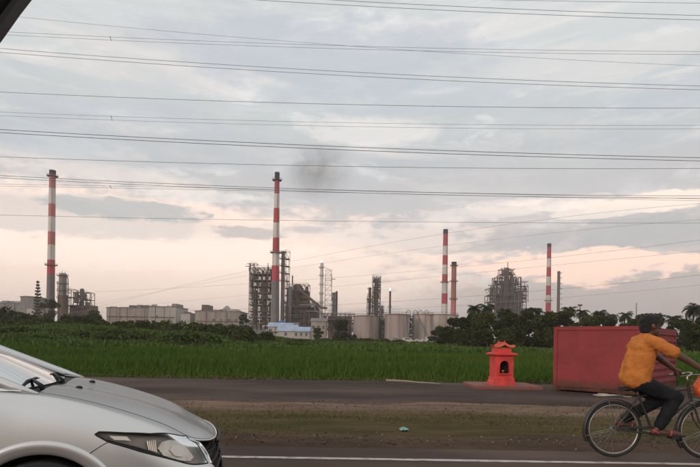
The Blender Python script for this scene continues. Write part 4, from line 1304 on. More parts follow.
M['vessel'] = mat('vessel_grey', (.20, .18, .17), .6, .2, c2=(.145, .12, .11), scale=.25, mapping=(1, 1, .4))
M['vessel_dark'] = mat('vessel_dark', (.075, .056, .050), .7, c2=(.115, .080, .068), scale=.25)
M['vessel_rust'] = mat('vessel_rust', (.15, .085, .07), .8, c2=(.10, .06, .05), scale=.3)
M['tank'] = mat('tank_paint', (.36, .285, .265), .8, c2=(.21, .15, .13), scale=.35, mapping=(1, 1, .06), detail=9, lohi=(.42, .66))
M['tank_pale'] = mat('tank_pale', (.46, .37, .335), .8, c2=(.28, .205, .175), scale=.35, mapping=(1, 1, .06), detail=9, lohi=(.42, .66))
M['tank_rust'] = mat('tank_rust', (.19, .12, .10), .85, c2=(.14, .085, .07), scale=.2)
M['wall_beige'] = mat('wall_beige', (.36, .30, .27), .9, c2=(.24, .185, .165), scale=.3, mapping=(1, 1, .15), detail=8)
M['wall_grey'] = mat('wall_grey', (.27, .25, .245), .9, c2=(.17, .15, .145), scale=.3, mapping=(1, 1, .15), detail=8)
M['wall_white'] = mat('wall_white', (.48, .43, .40), .9, c2=(.40, .35, .32), scale=.3, mapping=(1, 1, .15), detail=8)
M['roof_grey'] = mat('roof_sheet', (.15, .14, .14), .7, c2=(.20, .185, .18), scale=.2)
M['roof_blue'] = mat('blue_roof', (.04, .09, .24), .5, c2=(.05, .11, .28), scale=.3)
M['roof_pale'] = mat('pale_blue_roof', (.24, .33, .48), .5, c2=(.42, .46, .52), scale=.3)
M['pane'] = mat('window_glass', (.10, .098, .098), .35, spec=.4)
M['flame'] = mat('flare_flame', (1, .9, .8), .5, emit=(1.0, .90, .78, 2.2))
def mp(D): return D / F
def base_at(px, D): 
    p = P(px, HY, D)
    return float(terr(p.x, D)) - .3
def at(px, py, D): return P(px, py, D)

def chimney(label, px, D, top, cap, bands, w_top, w_bot, ybot, rings=(), platforms=(), name='chimney'):
    """bands: (photo row of the band's lower edge, material)"""
    zb = base_at(px, D)
    c = at(px, top, D); ztop = c.z
    b_ = at(px, ybot, D)
    cx = at(px - (ROLL * (ybot - top)) * 0, ybot, D).x
    cx = at(px, (top + ybot) / 2, D).x
    t = thing(name, label, 'chimney', (cx, D, zb), 'refinery chimneys')
    k = mp(D)
    def rad(z): 
        f = (z - zb) / (ztop - zb)
        return (w_bot + (w_top - w_bot) * f) * k / 2
    z1 = ztop
    lst = [(cap, 'stack_cap')] + bands
    for q, (row, m) in enumerate(lst):
        z0 = at(px, row, D).z if row is not None else zb - 1
        r1, r0 = rad(z1), rad(z0)
        e = .10 if q == 0 else 0
        mb = MB()
        if q == 0: mb.lathe((cx, D, 0), [(r1 * .82, z1 - (z1 - z0) * .9), (r1 * .82, z1), (r1 * 1.06, z1), (r1 * 1.06, z1 - .8), (r0 * 1.02, z1 - .9), (r0 * 1.02, z0)], 24, caps=False)
        else: mb.lathe((cx, D, 0), [(r1, z1 - .004), (r0, z0 + .004)], 24, caps=True)
        mb.build('cap' if q == 0 else 'painted_band' if row is not None else 'shaft', M[m], t, smooth=40)
        z1 = z0
    for row in platforms:
        z = at(px, row, D).z; r = rad(z)
        mb = MB().lathe((cx, D, z), [(r + .02, 0), (r + 1.5, 0), (r + 1.5, .18), (r + .02, .18)], 20, caps=False)
        pf = mb.build('platform', M['steelwork'], t)
        mb = MB()
        for kk in range(14):
            a = 2 * math.pi * kk / 14
            mb.beam((cx + (r + 1.45) * math.cos(a), D + (r + 1.45) * math.sin(a), z), (cx + (r + 1.45) * math.cos(a), D + (r + 1.45) * math.sin(a), z + 1.2), .07)
        for zz in (.6, 1.2): mb.tube([(cx + (r + 1.45) * math.cos(a), D + (r + 1.45) * math.sin(a), z + zz) for a in [2 * math.pi * kk / 14 for kk in range(14)]], .06, 4, closed=True)
        mb.build('railing', M['steelwork'], pf)
    # ladder up the side
    mb = MB(); r_ = rad
    zt = ztop - 3
    for s_ in (-.25, .25): mb.beam((cx + s_ + rad(zb) * .5, D - rad(zb) * .9 - .2, zb), (cx + s_ + rad(zt) * .5, D - rad(zt) * .9 - .2, zt), .05)
    n = int((zt - zb) / 2.5)
    for q in range(n):
        f = q / n; z = zb + (zt - zb) * f; r = rad(z)
        mb.beam((cx - .25 + r * .5, D - r * .9 - .2, z), (cx + .25 + r * .5, D - r * .9 - .2, z), .04)
    mb.build('ladder', M['steelwork'], t)
    return t
W_, R_, G_ = 'stack_white', 'stack_red', 'stack_grey'
chimney('tall red and white chimney standing alone at the far left', 51.5, 350, 170.5, 175, [(188.5, 'stack_pink'), (204, W_), (217, 'stack_pink'), (232, W_), (245, 'stack_pink'), (260, W_), (274.5, R_), (None, G_)], 5.8, 8.0, 312, platforms=(265.5, 176.5))
chimney('slender red and white chimney rising from the scaffolded plant behind the blue roof', 276, 330, 172.5, 179.5, [(194, R_), (208.5, W_), (223, R_), (238, W_), (252, R_), (266, W_), (281, R_), (None, G_)], 4.6, 9.4, 325, platforms=(253, 180.5))
chimney('tall red and white chimney above the pale storage tanks', 445, 500, 229.5, 234, [(246, R_), (255.5, W_), (265, R_), (274.5, W_), (282, R_), (293.5, W_), (304, R_), (None, W_)], 4.6, 6.8, 312, platforms=(282.5,))
chimney('shorter rust red chimney beside the taller striped one', 453.7, 470, 262, 266, [(299, 'pink_rust'), (None, 'stack_pink')], 4.8, 5.6, 312, platforms=(266, 281.5, 299.5))
chimney('red and white chimney standing behind the palms on the right', 548.7, 560, 243.6, 247.3, [(258.6, R_), (267.3, W_), (276.8, R_), (285.8, W_), (295.3, R_), (302.6, W_), (None, R_)], 3.8, 5.8, 314, platforms=(301,))

def vessel(parent, name, px, D, ytop, ybot, wpx, m, dome=True, n=18, dx=0):
    a, b = at(px, ytop, D), at(px, ybot, D)
    r = wpx * mp(D) / 2
    x = (a.x + b.x) / 2
    H_ = a.z - b.z
    prof = [(r, 0), (r, H_ - (r * .6 if dome else 0))]
    if dome: prof += [(r * .92, H_ - r * .35), (r * .7, H_ - r * .14), (r * .35, H_ - .02 * r), (.02, H_)]
    return MB().lathe((x, D, b.z), prof, n).build(name, m, parent, smooth=40)
def rings(parent, px, D, rows, wpx, m='steelwork', extra=1.1):
    for row in rows:
        c = at(px, row, D); r = wpx * mp(D) / 2
        mb = MB().lathe((c.x, D, c.z), [(r * .98, 0), (r + extra, 0), (r + extra, .15), (r * .98, .15)], 16, caps=False)
        for kk in range(10):
            a = 2 * math.pi * kk / 10
            mb.beam((c.x + (r + extra) * math.cos(a), D + (r + extra) * math.sin(a), c.z), (c.x + (r + extra) * math.cos(a), D + (r + extra) * math.sin(a), c.z + 1.1), .06)
        mb.tube([(c.x + (r + extra) * math.cos(2 * math.pi * kk / 10), D + (r + extra) * math.sin(2 * math.pi * kk / 10), c.z + 1.1) for kk in range(10)], .06, 4, closed=True)
        mb.build('platform', M[m], parent)
def pipe(parent, pts, wpx, m='vessel_dark', name='pipe'):
    D = pts[0][2]
    return MB().tube([at(*q) for q in pts], wpx * mp(D) / 2, 8).build(name, M[m], parent, smooth=50)
def steel_frame(parent, px0, px1, ytop, ybot, D, nx, nlev, depth=12, ny=2, m='steelwork', seed=0, brace=.6, w=.22, decks=True, clutter=1.0):
    """open steel structure: posts, decks with rails, bracing and equipment on each level"""
    rg = random.Random(seed)
    x0, x1 = at(px0, ybot, D).x, at(px1, ybot, D).x
    z1, z0 = at((px0 + px1) / 2, ytop, D).z, at((px0 + px1) / 2, ybot, D).z
    xs_ = [x0 + (x1 - x0) * i / nx for i in range(nx + 1)]
    ys_ = [D + depth * j / ny for j in range(ny + 1)]
    zs_ = [z0 + (z1 - z0) * k / nlev for k in range(nlev + 1)]
    for x in xs_:
        for y in ys_:
            top = z1 if rg.random() < .75 else zs_[-2]
            MB().beam((x, y, z0 - 2), (x, y, top + rg.choice((0, 0, 1.2))), w).build('post', M[m], parent)
    for k, z in enumerate(zs_[1:], 1):
        mb = MB()
        for y in ys_: mb.beam((x0, y, z), (x1, y, z), w * .8)
        for x in xs_: mb.beam((x, ys_[0], z), (x, ys_[-1], z), w * .8)
        if decks and k < nlev: mb.box(x0, x1, ys_[0], ys_[-1], z + .1, z + .22)
        for y in (ys_[0],):
            mb.beam((x0, y, z + 1.1), (x1, y, z + 1.1), .07)
            for q in range(nx * 3 + 1):
                xx = x0 + (x1 - x0) * q / (nx * 3)
                mb.beam((xx, y, z), (xx, y, z + 1.1), .05)
        mb.build('deck', M[m], parent)
        for i in range(nx):
            for y in (ys_[0], ys_[-1]):
                if rg.random() < brace:
                    a, b = (xs_[i], y, zs_[k - 1]), (xs_[i + 1], y, z)
                    if rg.random() < .5: a, b = (xs_[i + 1], y, zs_[k - 1]), (xs_[i], y, z)
                    MB().beam(a, b, w * .55).build('brace', M[m], parent)
        # equipment
        for i in range(nx):
            if rg.random() < .62 * clutter:
                cx = (xs_[i] + xs_[i + 1]) / 2; hh = (z - zs_[k - 1]); yy = ys_[0] + rg.uniform(.2, .8) * depth
                mm = M[rg.choice(('vessel', 'vessel_dark', 'vessel_rust', 'vessel_dark'))]
                if rg.random() < .5:
                    r = min(hh * .33, (x1 - x0) / nx * .3)
                    MB().lathe((cx, yy, zs_[k - 1]), [(r, .2), (r, hh * .75), (r * .6, hh * .88), (.05, hh * .9)], 12).build('drum', mm, parent, smooth=40)
                else:
                    r = hh * .26; l = (x1 - x0) / nx * .42
                    MB().lathe((cx, yy, zs_[k - 1] + hh * .45), [(.05, -l), (r * .7, -l * .92), (r, -l * .8), (r, l * .8), (r * .7, l * .92), (.05, l)], 12, 'x').build('exchanger', mm, parent, smooth=40)
    for q in range(int(nx * 1.5)):
        x = rg.uniform(x0, x1); y = ys_[0] - .6
        za, zb_ = sorted((rg.uniform(z0, z1), rg.uniform(z0, z1)))
        x2 = x + rg.uniform(-4, 4)
        MB().tube([(x, y, za), (x, y, zb_), (x2, y, zb_)], .22, 6).build('pipe', M[rg.choice(('vessel', 'vessel_rust', 'steelwork'))], parent)

def unit(name, label, cat, px, D, group=None):
    p = at(px, HY, D)
    return thing(name, label, cat, (p.x, D, base_at(px, D)), group)
# --- left: reactor tower, low frame
u = unit('reactor_tower', 'grey cylindrical reactor tower with platforms right of the leftmost chimney', 'tower', 62.5, 345)
vessel(u, 'vessel', 62.6, 345, 273, 322, 7.2, M['vessel']); rings(u, 62.6, 345, (276, 284, 291, 298), 7.4)
vessel(u, 'skirt', 62.8, 345, 295, 325, 8.6, M['vessel_rust'], dome=False)
steel_frame(u, 57.5, 69.5, 288.5, 322, 343, 2, 4, 9, 1, seed=3, w=.2, clutter=.3)
pipe(u, [(66.3, 274, 342), (68, 279, 342), (68.2, 320, 342)], .9); pipe(u, [(57.8, 281, 342), (58, 320, 342)], .8, 'vessel')
for q in (59.6, 62, 65): pipe(u, [(q, 273.5, 345), (q + .2, 270.6 + (q % 2), 345)], .5, 'steelwork', 'vent')
u = unit('process_frame', 'low brown steel process frame with drums at the far left', 'steel frame', 79, 350)
steel_frame(u, 73, 87, 292, 322, 350, 3, 4, 10, 2, seed=8, clutter=1.4)
vessel(u, 'vessel', 82, 349, 288.5, 300, 4, M['vessel_dark']); vessel(u, 'vessel', 76.5, 349, 292, 303, 4.4, M['vessel_rust'])
MB().box(at(70, 305, 352).x, at(91, 305, 352).x, 352, 362, base_at(80, 352), at(80, 305, 352).z).build('plinth_building', M['vessel_rust'], u)

def building(label, px0, px1, ytop, D, depth, m, roof='flat', nwin=6, nrow=2, extras=(), name='industrial_building', roofm='roof_grey', group='low buildings along the skyline'):
    u = unit(name, label, 'building', (px0 + px1) / 2, D, group)
    x0, x1 = at(px0, ytop, D).x, at(px1, ytop, D).x
    zt = at((px0 + px1) / 2, ytop, D).z; zb = base_at((px0 + px1) / 2, D)
    MB().box(x0, x1, D, D + depth, zb, zt).build('wall', M[m], u)
    if roof == 'flat':
        mb = MB().box(x0 - .4, x1 + .4, D - .4, D + depth + .4, zt + .003, zt + .6); mb.build('roof', M[roofm], u)
    else:
        mb = MB(); h = (x1 - x0) * .05 + 1.4; yc = D + depth / 2
        mb.raw([(x0 - .5, D - .6, zt - .1), (x1 + .5, D - .6, zt - .1), (x1 + .5, yc, zt + h), (x0 - .5, yc, zt + h), (x0 - .5, D + depth + .6, zt - .1), (x1 + .5, D + depth + .6, zt - .1)],
               [(0, 1, 2, 3), (3, 2, 5, 4), (0, 3, 4), (1, 5, 2)]); mb.build('roof', M[roofm], u)
    H_ = zt - zb
    rw = random.Random(int(px0 * 7 + D))
    for r_ in range(nrow):
        for k in range(nwin):
            if rw.random() < .35: continue
            cx = x0 + (x1 - x0) * (k + .5) / nwin; ww = (x1 - x0) / nwin * rw.uniform(.12, .36)
            z = zt - (r_ + .5) * (H_ * .6) / max(nrow, 1); hh = min(.9, H_ * .10 / max(1, nrow) + .3)
            f_ = MB().box(cx - ww - .15, cx + ww + .15, D - .09, D - .003, z - hh - .15, z + hh + .15).build('window', M['wall_white'], u)
            MB().box(cx - ww, cx + ww, D - .13, D - .093, z - hh, z + hh).build('pane', M['pane'], f_)
    if x1 - x0 > 14:                                   # ventilators, down-pipes and ducts break up the plain hall
        for k in range(int((x1 - x0) / 3.2)):
            cx = x0 + (x1 - x0) * rw.random(); hh = rw.uniform(.7, 2.2); ww = rw.uniform(.3, 1.3); yy = D + rw.uniform(1, depth * .5)
            if rw.random() < .5: MB().lathe((cx, yy, zt + .3), [(ww * .5, 0), (ww * .5, hh * .8), (ww * .8, hh * .82), (ww * .3, hh)], 10).build('ventilator', M[rw.choice(('vessel', 'vessel_dark', 'wall_white'))], u, smooth=40)
            else: MB().box(cx - ww, cx + ww, yy, yy + 2, zt + .3, zt + .3 + hh).build('rooftop_unit', M[rw.choice(('vessel', 'vessel_rust', 'wall_grey'))], u)
        for k in range(int((x1 - x0) / 6)):
            cx = x0 + (x1 - x0) * (k + rw.uniform(.1, .9)) / int((x1 - x0) / 6)
            MB().box(cx - .18, cx + .18, D - .25, D - .004, zb, zt).build('down_pipe', M[rw.choice(('vessel', 'vessel_rust', 'wall_white'))], u)
        zz = zt - H_ * rw.uniform(.25, .4)
        MB().beam((x0 + 1, D - .45, zz), (x1 - 1, D - .45, zz), .28, .28, 8).build('duct', M['vessel_rust'], u)
    for (a, b, row, mm) in extras:
        xa, xb = at(a, row, D).x, at(b, row, D).x
        MB().box(xa, xb, D + 2, D + depth * .6, zt - .5, at((a + b) / 2, row, D).z).build('rooftop_unit', M[mm], u)
    return u
building('long pale factory shed at the left edge of the picture', -8, 21, 303, 380, 30, 'wall_grey', 'gable', 8, 1, ((2, 6, 300.5, 'vessel'),))
building('grey block building just left of the conifer', 20.5, 33, 297, 375, 18, 'wall_grey', 'flat', 4, 3, ((21.5, 26, 295.5, 'wall_grey'), (28, 31, 296, 'vessel')))
building('small white hut below the grey block building', 27, 35, 308, 330, 10, 'wall_white', 'flat', 3, 1)
building('wide grey-beige factory hall with rooftop ventilators left of the green bank crest', 106.5, 149, 308, 420, 34, 'wall_beige', 'flat', 7, 1, ((109, 114, 306.5, 'wall_grey'), (128, 133, 305, 'vessel_dark'), (136, 140, 304.6, 'vessel'), (143, 147, 305, 'vessel_dark')))
building('pale factory hall with a small tower at its right end', 149, 176, 307, 410, 30, 'wall_white', 'flat', 5, 1, ((171, 176, 303.5, 'wall_grey'), (152, 156, 305.5, 'vessel')))
building('small pale outbuilding between the two factory halls', 181, 190, 313.5, 400, 18, 'wall_white', 'flat', 3, 1, ((183, 187, 311.5, 'vessel_dark'),))
building('beige factory hall with a round-topped roof house', 195, 240, 311.5, 400, 30, 'wall_beige', 'flat', 6, 1, ((201, 207, 304.5, 'vessel_rust'), (214, 219, 309.5, 'wall_grey'), (228, 236, 309, 'wall_white')))
building('small building with pale sheet roof beside the scaffolded plant', 311, 326, 321, 270, 14, 'wall_beige', 'gable', 3, 1, roofm='roof_grey')
building('white shed with pale blue sheet roof at the foot of the chimney', 268, 297, 326.5, 262, 12, 'wall_white', 'gable', 6, 1, roofm='roof_pale')
building('lower white shed with pale blue roof in front of the other shed', 278, 309, 331.0, 236, 9, 'wall_white', 'gable', 6, 1, roofm='roof_pale')
u = unit('water_tank', 'bright blue round water tank behind the pale blue sheds', 'tank', 282, 285)
vessel(u, 'tank_body', 282, 285, 320.5, 333, 8, M['roof_blue'])
for q in (279.5, 284.5): pipe(u, [(q, 330, 286), (q, 345, 286)], .8, 'steelwork', 'leg')

# --- centre: scaffolded plant behind the chimney
u = unit('scaffold_frame', 'tall open brown scaffold frame left of the central chimney', 'steel frame', 260, 340)
steel_frame(u, 248.5, 271, 267.5, 330, 342, 5, 10, 14, 3, seed=21, clutter=1.5, w=.26)
steel_frame(u, 249, 257, 263.5, 268, 346, 2, 1, 6, 1, seed=22, clutter=.2, w=.2)
for q in (250.2, 253.5, 268): pipe(u, [(q, 325, 341), (q, 262 + (q % 3), 341)], .7, 'vessel_dark', 'vent')
vessel(u, 'vessel', 264.5, 347, 281, 325, 5, M['vessel_rust']); vessel(u, 'vessel', 255, 347, 290, 325, 5, M['vessel_dark'])
u = unit('column_tower', 'tall column with ladder cage close on the right of the central chimney', 'tower', 284, 338)
vessel(u, 'vessel', 282.6, 338, 251, 330, 3.6, M['vessel']); rings(u, 282.6, 338, (253, 259, 266, 273, 281), 3.8, extra=.9)
steel_frame(u, 284.2, 288, 251.5, 325, 338, 1, 10, 5, 1, seed=5, clutter=.2, w=.16)
u = unit('reactor_block', 'massive brown reactor block with sloping duct behind the blue sheds', 'plant', 300, 336)
steel_frame(u, 284, 317, 302, 332, 338, 6, 6, 16, 2, seed=33, clutter=1.6, w=.28)
steel_frame(u, 287, 308, 284, 305, 340, 4, 3, 14, 2, seed=34, clutter=1.4, w=.24)
vessel(u, 'reactor', 297.5, 346, 284, 325, 9.5, M['vessel_dark']); vessel(u, 'reactor', 305, 346, 290, 325, 9, M['vessel_rust'])
vessel(u, 'vessel', 289.5, 339, 287, 325, 5, M['vessel'])
pipe(u, [(292.5, 284, 338), (292.5, 275.5, 338)], 1.3, 'vessel_dark', 'vent')
MB().tube([at(*q) for q in ((296.5, 285, 336), (301, 291, 336), (321, 307.5, 336), (327, 308, 336))], .85, 10).build('sloping_duct', M['vessel_rust'], u, smooth=40)
pipe(u, [(300, 305, 334), (314, 305, 334), (315.5, 311, 334), (318, 312, 334)], 1.6, 'vessel', 'duct'); pipe(u, [(306, 311, 334), (322, 312, 334), (322, 326, 334)], 1.3, 'vessel', 'duct')
MB().box(at(285, 322, 345).x, at(318, 322, 345).x, 345, 360, base_at(300, 345), at(300, 307, 345).z).build('core', M['vessel_dark'], u)
u = unit('flare_column', 'tall pale slender column with lattice mast and flame at its tip', 'column', 322, 380)
vessel(u, 'column', 321.4, 380, 262.5, 328, 3.3, M['stack_white']); rings(u, 321.4, 380, (268, 276, 285, 294, 303), 3.4, 'steel_pale', extra=.6)
MB().ball(at(321.4, 261.5, 380), .6, 1, 1, 1.7, 8).build('flame', M['flame'], u, smooth=True)
steel_frame(u, 324.5, 331, 270, 325, 382, 1, 11, 4, 1, m='steel_pale', seed=2, clutter=0, brace=1, w=.15, decks=False)
pipe(u, [(323, 266, 380), (331, 271, 381), (332, 300, 381)], .45, 'steel_pale', 'guy_pipe')
u = unit('column_pair', 'pair of short grey columns right of the pale flare column', 'tower', 335, 378)
vessel(u, 'column', 333.6, 378, 292.5, 326, 3.2, M['vessel']); vessel(u, 'column', 336.4, 380, 291, 326, 2.2, M['vessel_dark']); rings(u, 333.6, 378, (294, 300, 306), 3.4, extra=.5)
u = unit('pipe_rack', 'low brown pipe rack between the reactor block and the tanks', 'pipe rack', 340, 330)
steel_frame(u, 322, 354, 314, 332, 332, 7, 3, 9, 1, seed=14, clutter=1.3, w=.2)
for row in (313.5, 316, 319.5): pipe(u, [(321, row, 330), (355, row + .5, 330)], .9, 'vessel_rust')
MB().box(at(328, 320, 341).x, at(352, 320, 341).x, 341, 350, base_at(340, 341), at(340, 316.5, 341).z).build('pump_house', M['vessel_rust'], u)
# --- tower behind the tanks
u = unit('distillation_tower', 'brown distillation tower with platforms rising behind the tanks', 'tower', 375, 420)
vessel(u, 'column', 376.2, 421, 278.5, 330, 4.2, M['vessel_dark']); rings(u, 376.2, 421, (281, 286, 291, 296.5, 302, 307), 4.4, extra=1.0)
steel_frame(u, 372.3, 380, 276.3, 330, 417, 2, 10, 8, 1, seed=44, clutter=1.4, w=.27)
vessel(u, 'column', 369.6, 422, 287.5, 330, 2.8, M['vessel_rust']); rings(u, 369.6, 422, (289, 295, 301, 306), 3, extra=.6)
vessel(u, 'column', 382, 423, 305.5, 330, 2.4, M['vessel']); steel_frame(u, 366.8, 371.8, 296, 330, 418, 1, 6, 6, 1, seed=45, clutter=1.2, w=.24)
steel_frame(u, 379.5, 384, 306.5, 330, 418, 1, 4, 6, 1, seed=46, clutter=.9, w=.18)
u = unit('flare_stack', 'thin dark flare stack with a small white flame', 'flare stack', 390, 400)
vessel(u, 'stack', 389.9, 400, 291, 330, 2.0, M['vessel_dark'], dome=False); rings(u, 389.9, 400, (307.5,), 2.2, extra=.6)
MB().ball(at(389.9, 289.5, 400), .62, 1, 1, 1.7, 8).build('flame', M['flame'], u, smooth=True)
# --- storage tanks
def tank(label, px0, px1, ytop, D, m, roof=True, seed=0, stair=True):
    px = (px0 + px1) / 2
    a = at(px, ytop, D); zb = base_at(px, D); r = (px1 - px0) * mp(D) / 2
    u = thing('storage_tank', label, 'tank', (a.x, D, zb), 'storage tanks')
    H_ = a.z - zb; nc = 6
    for k in range(nc):
        z0, z1 = zb + H_ * k / nc, zb + H_ * (k + 1) / nc
        rr = r + .02 * (nc - k)
        MB().lathe((a.x, D, 0), [(rr, z0), (rr, z1)], 40, caps=False).build('shell_course', M[m], u, smooth=True)
    MB().lathe((a.x, D, a.z), [(r + .25, -.45), (r + .25, -.1), (r + .02, -.05)], 40, caps=False).build('wind_girder', M['tank_rust'], u, smooth=40)
    MB().lathe((a.x, D, a.z), [(r, 0), (r * .6, r * .045), (.05, r * .07)], 40, caps=False).build('roof', M[m], u, smooth=True)
    mb = MB()
    for kk in range(30):
        an = 2 * math.pi * kk / 30
        mb.beam((a.x + r * math.cos(an), D + r * math.sin(an), a.z), (a.x + r * math.cos(an), D + r * math.sin(an), a.z + 1.1), .05)
    mb.tube([(a.x + r * math.cos(2 * math.pi * kk / 30), D + r * math.sin(2 * math.pi * kk / 30), a.z + 1.1) for kk in range(30)], .06, 4, closed=True)
    mb.build('railing', M['steelwork'], u)
    if stair:
        mb = MB(); n = 22
        for kk in range(n):
            an = R(-130) + R(75) * kk / n; z = zb + H_ * (1 - kk / n)
            mb.box(-.5, .5, -.16, .16, -.05, .05)
            for q in range(len(mb.v) - 8, len(mb.v)):
                x_, y_, z_ = mb.v[q]; rr = r + .55 + x_
                mb.v[q] = (a.x + rr * math.cos(an) - y_ * math.sin(an), D + rr * math.sin(an) + y_ * math.cos(an), z + z_)
        mb.tube([(a.x + (r + 1.05) * math.cos(R(-130) + R(75) * kk / n), D + (r + 1.05) * math.sin(R(-130) + R(75) * kk / n), zb + H_ * (1 - kk / n) + 1) for kk in range(n)], .07, 4)
        mb.build('stair', M['steelwork'], u)
    return u
tank('leftmost grey storage tank, partly behind the round tree', 353.5, 379, 316, 300, 'tank', seed=1, stair=False)
tank('second storage tank from the left, grey with plain wall', 385, 409, 314.5, 285, 'tank', stair=False)
tank('grey storage tank with diagonal stair beside the widest tank', 413, 433, 314.5, 300, 'tank_pale')
tank('widest palest storage tank below the striped chimney', 424, 458, 315, 330, 'tank_pale', stair=False)
u = unit('pipe_manifold', 'dark piping between the second and third storage tanks', 'pipes', 411, 290)
steel_frame(u, 409.3, 413.2, 316, 340, 289, 1, 4, 5, 1, seed=61, clutter=1.5, w=.25)
for q in (408.5, 415.5, 420.5, 426.5):
    pts = [at(q + 2.2 * math.cos(R(200 - 220 * k / 9)), 312.5 - 3.2 * math.sin(R(200 - 220 * k / 9)) + 1.0, 296) for k in range(10)]
    MB().tube([Vector((pts[0].x, 296, at(q, 318, 296).z))] + pts + [Vector((pts[-1].x, 296, at(q, 318, 296).z))], .20, 6).build('vent_loop', M['steel_pale'], u, smooth=True)
u = unit('pipe_manifold', 'dark piping between the first and second storage tanks', 'pipes', 382, 290)
steel_frame(u, 379.3, 385, 316.5, 340, 300, 1, 4, 5, 1, seed=62, clutter=1.6, w=.3)
MB().box(at(379.5, 320, 304).x, at(385, 320, 304).x, 304, 312, base_at(382, 304), at(382, 318, 304).z).build('valve_house', M['vessel_dark'], u)
# --- right: the big cracker structure
u = unit('cracker_structure', 'large dark stepped refinery structure rising behind the palms', 'plant', 508, 520)
steel_frame(u, 490, 526, 288, 322, 522, 7, 5, 22, 2, seed=71, clutter=1.7, w=.42)
steel_frame(u, 497, 521, 277, 290, 524, 5, 2, 18, 2, seed=72, clutter=1.7, w=.42)
steel_frame(u, 501.5, 515, 269, 279, 526, 3, 2, 12, 2, seed=73, clutter=1.6, w=.38)
steel_frame(u, 490.5, 496, 285, 290, 523, 1, 1, 8, 1, seed=74, w=.3); steel_frame(u, 520, 528, 281.5, 300, 523, 2, 4, 8, 1, seed=75, w=.3)
vessel(u, 'reactor', 508, 536, 279, 320, 12, M['vessel_dark']); vessel(u, 'reactor', 516.5, 538, 291, 320, 7, M['vessel_rust']); vessel(u, 'reactor', 500, 538, 293, 320, 8, M['vessel_dark'])
vessel(u, 'regenerator', 507, 528, 267.5, 285, 4.4, M['vessel_dark'])
MB().box(at(498, 300, 544).x, at(522, 300, 544).x, 544, 552, base_at(508, 540), at(508, 293, 544).z).build('core', M['vessel_dark'], u)
for q, y0 in ((507.8, 262.5), (493.5, 280), (520.5, 277), (504.5, 267), (513, 270)): pipe(u, [(q, 300, 522), (q, y0, 522)], .8, 'vessel_dark', 'vent')
u = unit('absorber_column', 'dark slim column with side platforms right of the rightmost chimney', 'tower', 558.7, 540)
vessel(u, 'column', 558.4, 540, 271, 330, 2.9, M['vessel_dark'])
for k in range(9):
    c = at(560.4, 273 + k * 5.2, 540)
    MB().box(c.x - .3, c.x + 1.6, 538.5, 541.5, c.z, c.z + .25).build('platform', M['steelwork'], u)
for row in (275, 288, 301): pass
def thin_mast(label, px, ytop, ybot, D, w, arm=False, name='mast'):
    a = at(px, ytop, D); zb = base_at(px, D) - .2
    t = thing(name, label, 'pole', (a.x, D, zb))
    MB().beam((a.x, D, zb), (a.x, D, a.z), w, w * .7, 8).build('shaft', M['steelwork'], t, smooth=40)
    if arm:
        MB().box(a.x - w * 3, a.x + w * 3, D - w * 2, D + w * 2, a.z, a.z + w * 2.5).build('head', M['steelwork'], t)
    return t
thin_mast('thin grey mast above the bin, directly behind the cyclist', 636.5, 303, 330, 160, .14)
thin_mast('short mast with a lamp head above the trees right of the slim column', 580, 306, 325, 300, .35, True)
thin_mast('thin grey post standing in front of the dark trees left of the shrine', 487.5, 343, 366, 48, .045)
# ================================================================ trees, palms, scrub
M['bark'] = mat('bark', (.060, .045, .034), .95, c2=(.09, .07, .055), scale=3, bump=.4)
M['leaf_dark'] = mat('leaf_dark', (.026, .033, .010), .8, c2=(.044, .048, .017), scale=.6, spec=.12, island=.45)
M['leaf_mid'] = mat('leaf_mid', (.034, .044, .012), .8, c2=(.060, .066, .022), scale=.6, spec=.12, island=.45)
M['leaf_palm'] = mat('leaf_palm', (.022, .028, .012), .7, c2=(.036, .042, .017), scale=.6, spec=.15, island=.4)
M['leaf_pine'] = mat('leaf_pine', (.026, .034, .020), .8, c2=(.04, .045, .026), scale=.6, spec=.2, island=.4)
def leaf_quads(centres, size, rng_, aspect=.55, up=.0):
    n = len(centres)
    a = rng_.normal(size=(n, 3)); a /= np.linalg.norm(a, axis=1, keepdims=True)
    b = rng_.normal(size=(n, 3)); b[:, 2] += up; b -= a * (a * b).sum(1, keepdims=True); b /= np.linalg.norm(b, axis=1, keepdims=True)
    s = size * (.6 + .8 * rng_.random((n, 1)))
    a = a * s; b = b * s * aspect
    v = np.stack([centres - a, centres + b * .9 - a * .1, centres + a, centres - b * .9 - a * .1], 1).reshape(-1, 3)
    f = np.arange(n * 4).reshape(-1, 4)
    return v, f
